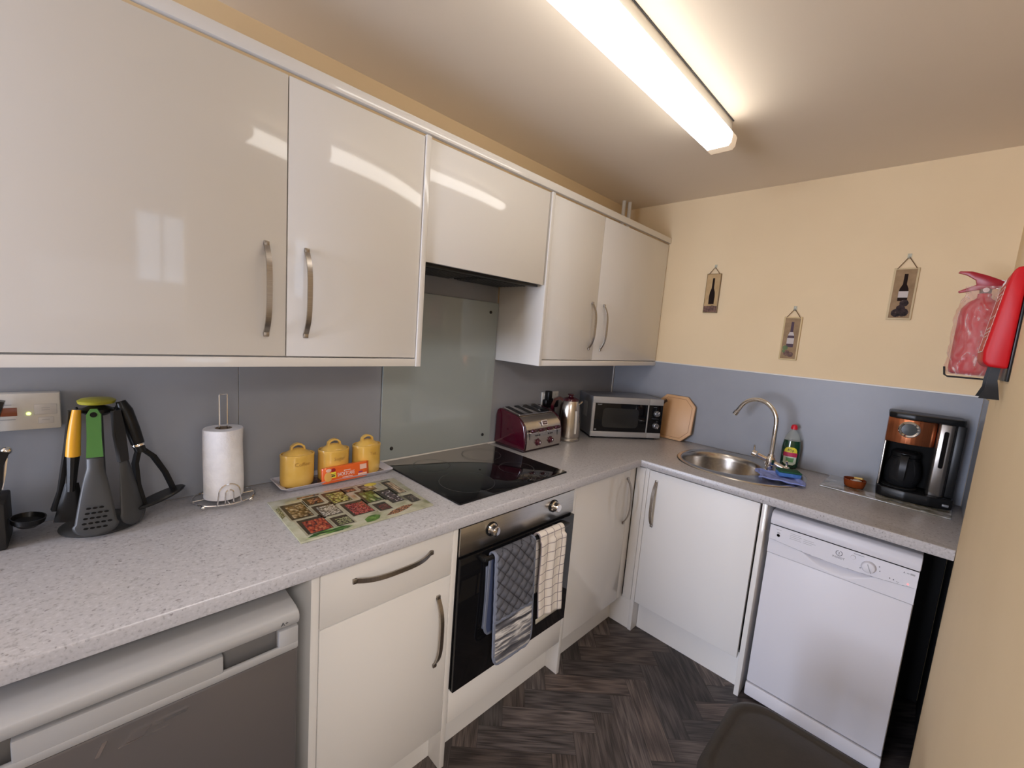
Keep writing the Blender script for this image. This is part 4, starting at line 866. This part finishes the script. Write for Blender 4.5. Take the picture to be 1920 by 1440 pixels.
def towel(u, v):
    y, z = pf2(v); s = v * PL2
    return (tx0 + (tx1 - tx0) * u * (1 - .10 * v) + .012 * v + .003 * math.sin(v * 14), y - (.006 * math.sin(u * 7 + 1) ** 2 + .004 * u) * (1 if s > PL2 * .5 else 0), z - .018 * (u - .35) * (1 if s > PL2 * .75 else 0) * ((v - .75) * 4 if v > .75 else 0))
B().sheet(towel, 30, 90).build('towel_cloth', 'towel', tt, ang=80, solid=.004)
B().sheet(lambda u, v: (tx0 + .014 + .125 * u, HY - .022, .405 + .018 * v + .004 * u), 6, 3).build('towel_hem', pm('beige_hem', (.46, .43, .36), .9), tt, solid=.003, label='beige inner fold below the check')

# ------------------------------------------------------------------ plaques on the sink wall
def plaque(y, z0, w, h, hook, label, kind):
    t = thing('wine_plaque', label, 'wall plaque', (-.0005, y, z0), R(-90), 'wine bottle plaques on the cream wall')
    F_ = lambda d: FRONT(0, -d, 0)
    rim = {'l': pm('gilt_dark', (.20, .125, .045), .5), 'm': pm('cream_gilt', (.62, .47, .24), .5), 'r': pm('cream_gilt_pale', (.58, .46, .27), .5)}[kind]
    B().box(-w / 2, w / 2, -.009, 0, 0, h, .002).build('frame', rim, t)
    e = .007 if kind != 'l' else .004; g = B(); P_ = [noisy('plaque_ground', [(.3, (.22, .13, .05)), (.7, (.32, .20, .09))], 30, .6) if kind != 'l' else noisy('plaque_ochre', [(.3, (.42, .27, .11)), (.7, (.50, .34, .16))], 30, .6),
        pm('dark_bottle_paint', (.022, .014, .012), 9, spec=.1), pm('bottle_label_paint', (.52, .46, .43), .6), noisy('grape_paint', [(.35, (.012, .009, .010)), (.6, (.05, .03, .03)), (.7, (.13, .09, .08))], 60, .9), noisy('leaf_paint', [(.4, (.05, .09, .02)), (.6, (.12, .17, .05))], 60, .6), noisy('red_brown_paint', [(.35, (.06, .02, .015)), (.65, (.20, .10, .06))], 70, .6), pm('bottle_violet_paint', (.10, .07, .09), 9, spec=.1)]
    g.flat([(-w / 2 + e, e), (w / 2 - e, e), (w / 2 - e, h - e), (-w / 2 + e, h - e)], F_(.0094), 0, 0)
    b0 = {'l': .22, 'm': .30, 'r': .36}[kind] * h; bt_ = .88 * h; bw = .19 * w; cx = .02 * w
    sh = [(-bw, b0), (bw, b0), (bw * 1.05, b0 + .30 * (bt_ - b0)), (bw * .9, b0 + .46 * (bt_ - b0)), (bw * .42, b0 + .62 * (bt_ - b0)), (bw * .38, bt_), (-bw * .38, bt_), (-bw * .42, b0 + .62 * (bt_ - b0)), (-bw * .9, b0 + .46 * (bt_ - b0)), (-bw * 1.05, b0 + .30 * (bt_ - b0))]
    g.flat([(x + cx, y_) for x, y_ in sh], F_(.0098), 0, 1 if kind != 'm' else 6)
    if kind != 'l': g.flat([(cx - bw, b0 + .13 * (bt_ - b0)), (cx + bw, b0 + .13 * (bt_ - b0)), (cx + bw * 1.02, b0 + .36 * (bt_ - b0)), (cx - bw * 1.02, b0 + .36 * (bt_ - b0))], F_(.0102), 0, 2)
    if kind == 'm': g.flat([(cx - bw * .9, b0 + .46 * (bt_ - b0)), (cx + bw * .9, b0 + .46 * (bt_ - b0)), (cx + bw * .5, b0 + .6 * (bt_ - b0)), (cx - bw * .5, b0 + .6 * (bt_ - b0))], F_(.0102), 0, 2)
    blob = {'l': [(-.2, .10, .24, 3), (.14, .11, .26, 3), (0, .06, .3, 5)], 'm': [(-.2, .28, .18, 4), (-.1, .16, .22, 5), (.12, .13, .2, 5), (-.26, .2, .12, 4)], 'r': [(.12, .32, .22, 3), (-.12, .13, .26, 3), (.14, .14, .26, 3), (.02, .22, .22, 3)]}[kind]
    for bx, bz, br, mi in blob:
        for q in range(7):
            a = q * .9; g.flat([(min(w / 2 - e, max(-w / 2 + e, bx * w + .35 * br * w * math.cos(a) + .5 * br * w * math.cos(i * PI / 5))), max(e, bz * h + .35 * br * w * math.sin(a) + .5 * br * w * math.sin(i * PI / 5))) for i in range(10)], F_(.0104 + .00005 * q), 0, mi)
    if kind == 'l': g.flat([(-w / 2 + e, e), (w / 2 - e, e), (w / 2 - e, .17 * h), (-w / 2 + e, .17 * h)], F_(.0108), 0, 5)
    g.build('picture', P_, t)
    hk = hook - z0
    B().tube([(-w / 2 + .010, -.010, h - .004), (-.002, -.010, hk - .004), (.002, -.010, hk - .004), (w / 2 - .010, -.010, h - .004)], .0016, 6).build('hanging_cord', pm('brown_cord', (.16, .09, .05), .9), t, label='brown hanging cord')
    tag(B().box(-.007, .007, -.003, 0, -.008, .014, .001).tube([(0, -.004, .004), (0, -.012, -.004), (0, -.013, -.008), (0, -.008, -.010), (0, -.004, -.006)], .0015, 6).build('adhesive_hook', 'clear', None, (-.0005, y, hook), (0, 0, R(-90))), {'l': 'clear plastic hook holding the leftmost wine plaque', 'm': 'clear plastic hook holding the low middle wine plaque', 'r': 'clear plastic hook holding the wine plaque beside the extinguisher'}[kind], 'hook', 'clear hooks above the wine plaques')
plaque(-.5945, 1.685, .080, .222, 1.944, 'small ochre wine plaque with a slim dark bottle, highest left', 'l')
plaque(-1.0145, 1.453, .080, .221, 1.714, 'small plaque with a white wine bottle and green grapes, lowest of three', 'm')
plaque(-1.411, 1.673, .084, .226, 1.946, 'plaque with a dark bottle and white label nearest the extinguisher', 'r')

# ------------------------------------------------------------------ fire extinguisher and blanket on the right-hand wall
EX, EY, EZ = -.375, -1.642, 1.462
ex = thing('fire_extinguisher', 'red fire extinguisher in a clear plastic bag on the wall', 'fire extinguisher', (EX, EY, EZ))
B().lathe([(.042, 0), (.050, .006), (.0525, .018), (.0525, .200), (.049, .228), (.036, .250), (.022, .260), (.017, .265), (.017, .279)], n=40).build('cylinder', 'red', ex, ang=50)
g = B(); X = fmat((-.006, 0, -.058), (0, 1, 0), (0, 0, 1))
g.prism([(-.040, .362), (-.015, .352), (.02, .350), (.062, .340), (.066, .346), (.04, .360), (.024, .368), (.028, .384), (.052, .402), (.074, .410), (.070, .416), (.040, .414), (.004, .400), (-.028, .384), (-.044, .374)], X, 0, .014, bev=.002).build('lever', 'redlac', ex, label='dark red squeeze lever')
B().lathe([(.014, .2805), (.015, .284), (.015, .294), (.010, .296)], n=20).tube([(0, 0, .289), (-.028, 0, .289)], .008, 10).build('valve', 'nickel', ex)
B().tube([(-.004, -.030 + .014 * math.cos(i * PI / 8), .310 + .014 * math.sin(i * PI / 8)) for i in range(16)], .0013, 6, closed=True).build('pull_ring', 'nickel', ex)
def bagf(u, v):
    a = 2 * PI * u; z = -.004 + v * .305
    k = .060 if v < .74 else .060 - .030 * ((v - .74) / .26) ** 1.5
    if v < .03: k = .052
    k += .0045 * noise.noise(Vector((math.cos(a) * 2.2, math.sin(a) * 2.2, v * 7))) + .0055 * noise.noise(Vector((math.cos(a) * 4, math.sin(a) * 4, v * 16)))
    k = max(k, .0545 if v < .74 else .03)
    if v > .90: k += .018 * (v - .9) / .1 * (1 + .6 * math.sin(3 * a + 1))
    return (k * math.cos(a), k * math.sin(a), z)
B().sheet(bagf, 48, 40).build('plastic_bag', 'bag', ex, ang=11, label='crinkled clear plastic bag')
g = B(); zb_ = -.012
g.tube([(-.03, -.075, .06), (-.03, -.072, zb_), (-.035, .050, zb_), (-.03, .058, zb_ + .006), (-.03, .062, .022)], .0028, 8).tube([(.03, -.075, .06), (.03, -.072, zb_), (.035, .050, zb_), (.03, .058, zb_ + .006), (.03, .062, .022)], .0028, 8).tube([(-.035, .048, zb_), (.035, .048, zb_)], .0028, 8).tube([(-.035, -.03, zb_), (.035, -.03, zb_)], .0028, 8)
g.box(-.022, .022, -.0775, -.0735, -.03, .31, .001)
tag(g.build('extinguisher_bracket', 'blackmatt', None, (EX, EY, EZ)), 'black wire wall bracket carrying the bagged extinguisher', 'bracket')
fb = thing('fire_blanket', 'red fire blanket case with white printed outline on the right wall', 'fire blanket', (-.895, WY, 1.490))
g = B(); prof = [(.006, .0), (.040, .003), (.050, .014), (.052, .04), (.036, .205), (.031, .232), (.025, .243), (.006, .246)]
g.prism(prof, fmat((-.10, 0, 0), (0, 1, 0), (0, 0, 1)), 0, .20, bev=.006); g.build('case', 'red', fb, ang=50)
# white print on the case's outer face; local x runs along the wall, so it reads from the room
ft = math.atan2(-.018, .185); F2 = fmat((0, .0522, .04), (-1, 0, 0), (0, math.sin(ft), math.cos(ft)))
g = B()
for a in (((-.08, 0), (-.08, .16)), ((-.08, .16), (.08, .16)), ((.08, .16), (.08, 0)), ((.08, 0), (-.08, 0))):
    (x0, z0), (x1, z1) = a; g.prism([(min(x0, x1) - .001, min(z0, z1) - .001), (max(x0, x1) + .001, min(z0, z1) - .001), (max(x0, x1) + .001, max(z0, z1) + .001), (min(x0, x1) - .001, max(z0, z1) + .001)], F2, .0002, .0006)
for z, w in ((.145, .05), (.135, .035), (.09, .06), (.06, .05), (.05, .055), (.04, .04)): g.prism([(-w, z), (w, z), (w, z + .002), (-w, z + .002)], F2, .0002, .0006)
for i in range(7): g.prism([(.088, .03 + i * .018), (.094, .03 + i * .018), (.094, .033 + i * .018), (.088, .033 + i * .018)], F2, .0002, .0006)
g.lathe([(.006, .0006), (.009, .0006)], (0, 0, 0), n=16, X=F2 @ Matrix.Translation((.055, .02, 0)), cap0=False, cap1=False)
g.text('FIRE BLANKET', .014, F2 @ Matrix.Translation((0, .177, .0004)), 0, .0004); g.build('printed_front', 'whiteink', fb, label='white outline and instructions')
B().box(-.097, .097, .0005, .0055, -.03, .242, .001).build('back_plate', 'black', fb, label='black back plate')
for x in (-.05, .06):
    g = B().strip([(x, .022, .004), (x + .002, .024, -.03), (x, .022, -.050), (x - .006, .024, -.078)], (0, 1, 0), [.016, .018, .022, .036], .003); g.build('pull_tab', 'black', fb, label='hanging black pull tab')

# ------------------------------------------------------------------ ceiling light, pipes, stool
cl = thing('fluorescent_batten', 'lit white fluorescent batten light on the ceiling', 'ceiling light', (-1.395, -.859, 2.344))
LH = .595
B().box(-LH + .012, LH - .004, -.030, .030, -.0545, -.0005, .002).build('mounting_tray', 'whitepl', cl)
B().box(-LH + .012, LH - .004, -.0335, .0335, -.0035, -.0004).build('shadow_gap', 'line', cl)
dif = pm('lit_diffuser', (.9, .88, .84), .4, emit=(1.0, .95, .885), es=7.2)
dif2 = pm('lit_diffuser_side', (.9, .88, .84), .4, emit=(1.0, .92, .82), es=1.5)
prof = [(-.046, -.0555), (-.050, -.066), (-.047, -.094), (-.038, -.105), (.038, -.105), (.047, -.094), (.050, -.066), (.046, -.0555)]
B().prism([(y, z) for y, z in prof], fmat((-LH + .012, 0, 0), (0, 1, 0), (0, 0, 1)), 0, 2 * LH - .024).build('diffuser', [dif, dif2], cl, label='glowing diffuser')
for f in cl.children[-1].data.polygons: f.material_index = 1 if (f.normal.z > -.45) else 0
for s in (-1, 1):
    B().prism([(y * 1.03, z * 1.012) for y, z in prof], fmat((s * (LH - .022) - .022, 0, 0), (0, 1, 0), (0, 0, 1)), .0004, .0436, bev=.001).build('end_cap', pm('end_cap_warm', (.70, .60, .50), .4, emit=(1, .78, .56), es=.42), cl, label='cream end cap')
tag(B().cyl((-.182, -.060, 2.10), (-.182, -.060, 2.344), .0115).build('water_pipe', 'whitepl'), 'white painted pipe in the ceiling corner, left of the pair', 'pipe', 'painted pipes in the ceiling corner')
tag(B().cyl((-.140, -.075, 2.10), (-.140, -.075, 2.344), .0115).build('water_pipe', 'whitepl'), 'white painted pipe in the ceiling corner, right of the pair', 'pipe', 'painted pipes in the ceiling corner')
stl = thing('stool', 'dark padded stool with rounded seat in front of the dishwasher', 'stool', (-1.385, -1.470, 0))
sw_, sd_ = .395, .390
g = B(); oc_ = lambda k, z, dr=0: [(x, y, z) for x, y in rrect(sw_ * k, sd_ * k, .095 * k, 8)]
g.loops([oc_(.90, .415), oc_(.97, .417), oc_(1.0, .428), oc_(1.0, .448), oc_(.985, .458), oc_(.93, .4635), oc_(.875, .4625), oc_(.85, .459), oc_(.80, .462), oc_(.5, .468), oc_(.1, .469)]); g.build('seat', 'stool', stl, ang=60)
for sx in (-1, 1):
    for sy in (-1, 1): B().cyl((sx * .15, sy * .15, .4145), (sx * .175, sy * .172, 0), .014, .011).build('leg', 'black', stl)

# ------------------------------------------------------------------ light, world, camera
w = bpy.data.worlds.new('World'); bpy.context.scene.world = w; w.use_nodes = True
w.node_tree.nodes['Background'].inputs[0].default_value = (.7, .8, 1, 1); w.node_tree.nodes['Background'].inputs[1].default_value = .15
def area(name, loc, rot, sx, sy, e, col):
    l = bpy.data.lights.new(name, 'AREA'); l.shape = 'RECTANGLE'; l.size = sx; l.size_y = sy; l.energy = e; l.color = col
    o = bpy.data.objects.new(name, l); C.objects.link(o); o.location = loc; o.rotation_euler = rot; return o
area('rear_fill', (-2.5, -3.66, .75), (R(90), 0, 0), 2.0, .9, 2.5, (.86, .90, 1.0))  # broad fill lamp added below the rear window to lift the base doors
o = area('base_door_fill', (-3.0, -2.6, 2.25), (0, 0, 0), .5, .5, 5.5, (1.0, .95, .93)); o.data.spread = R(58)  # unseen narrow-beam lamp added to brighten the base doors and floor
o.rotation_euler = (Vector((-1.55, -.57, .35)) - o.location).to_track_quat('-Z', 'Y').to_euler()
area('daylight_from_the_left', (-5.9, -.62, 1.2), (R(90), 0, R(-90)), 1.1, 1.8, 140, (.72, .80, 1.0))
cam = bpy.data.cameras.new('camera'); co = bpy.data.objects.new('camera', cam); C.objects.link(co)
cam.sensor_width = 36; cam.sensor_fit = 'HORIZONTAL'; cam.lens = 790.72 * 36 / 1920; cam.clip_start = .02
rx, ro, rz = 1.4478, .0775, -.7900
co.matrix_world = Matrix.Translation((-2.5575, -1.5579, 1.4879)) @ Matrix.Rotation(rz, 4, 'Z') @ Matrix.Rotation(rx, 4, 'X') @ Matrix.Rotation(ro, 4, 'Z')
sc = bpy.context.scene; sc.camera = co
sc.view_settings.view_transform = 'Standard'; sc.view_settings.look = 'None'; sc.view_settings.exposure = 0; sc.view_settings.gamma = 1
sc.cycles.max_bounces = 10; sc.cycles.diffuse_bounces = 5; sc.cycles.glossy_bounces = 5; sc.cycles.transparent_max_bounces = 10; sc.cycles.sample_clamp_indirect = 6
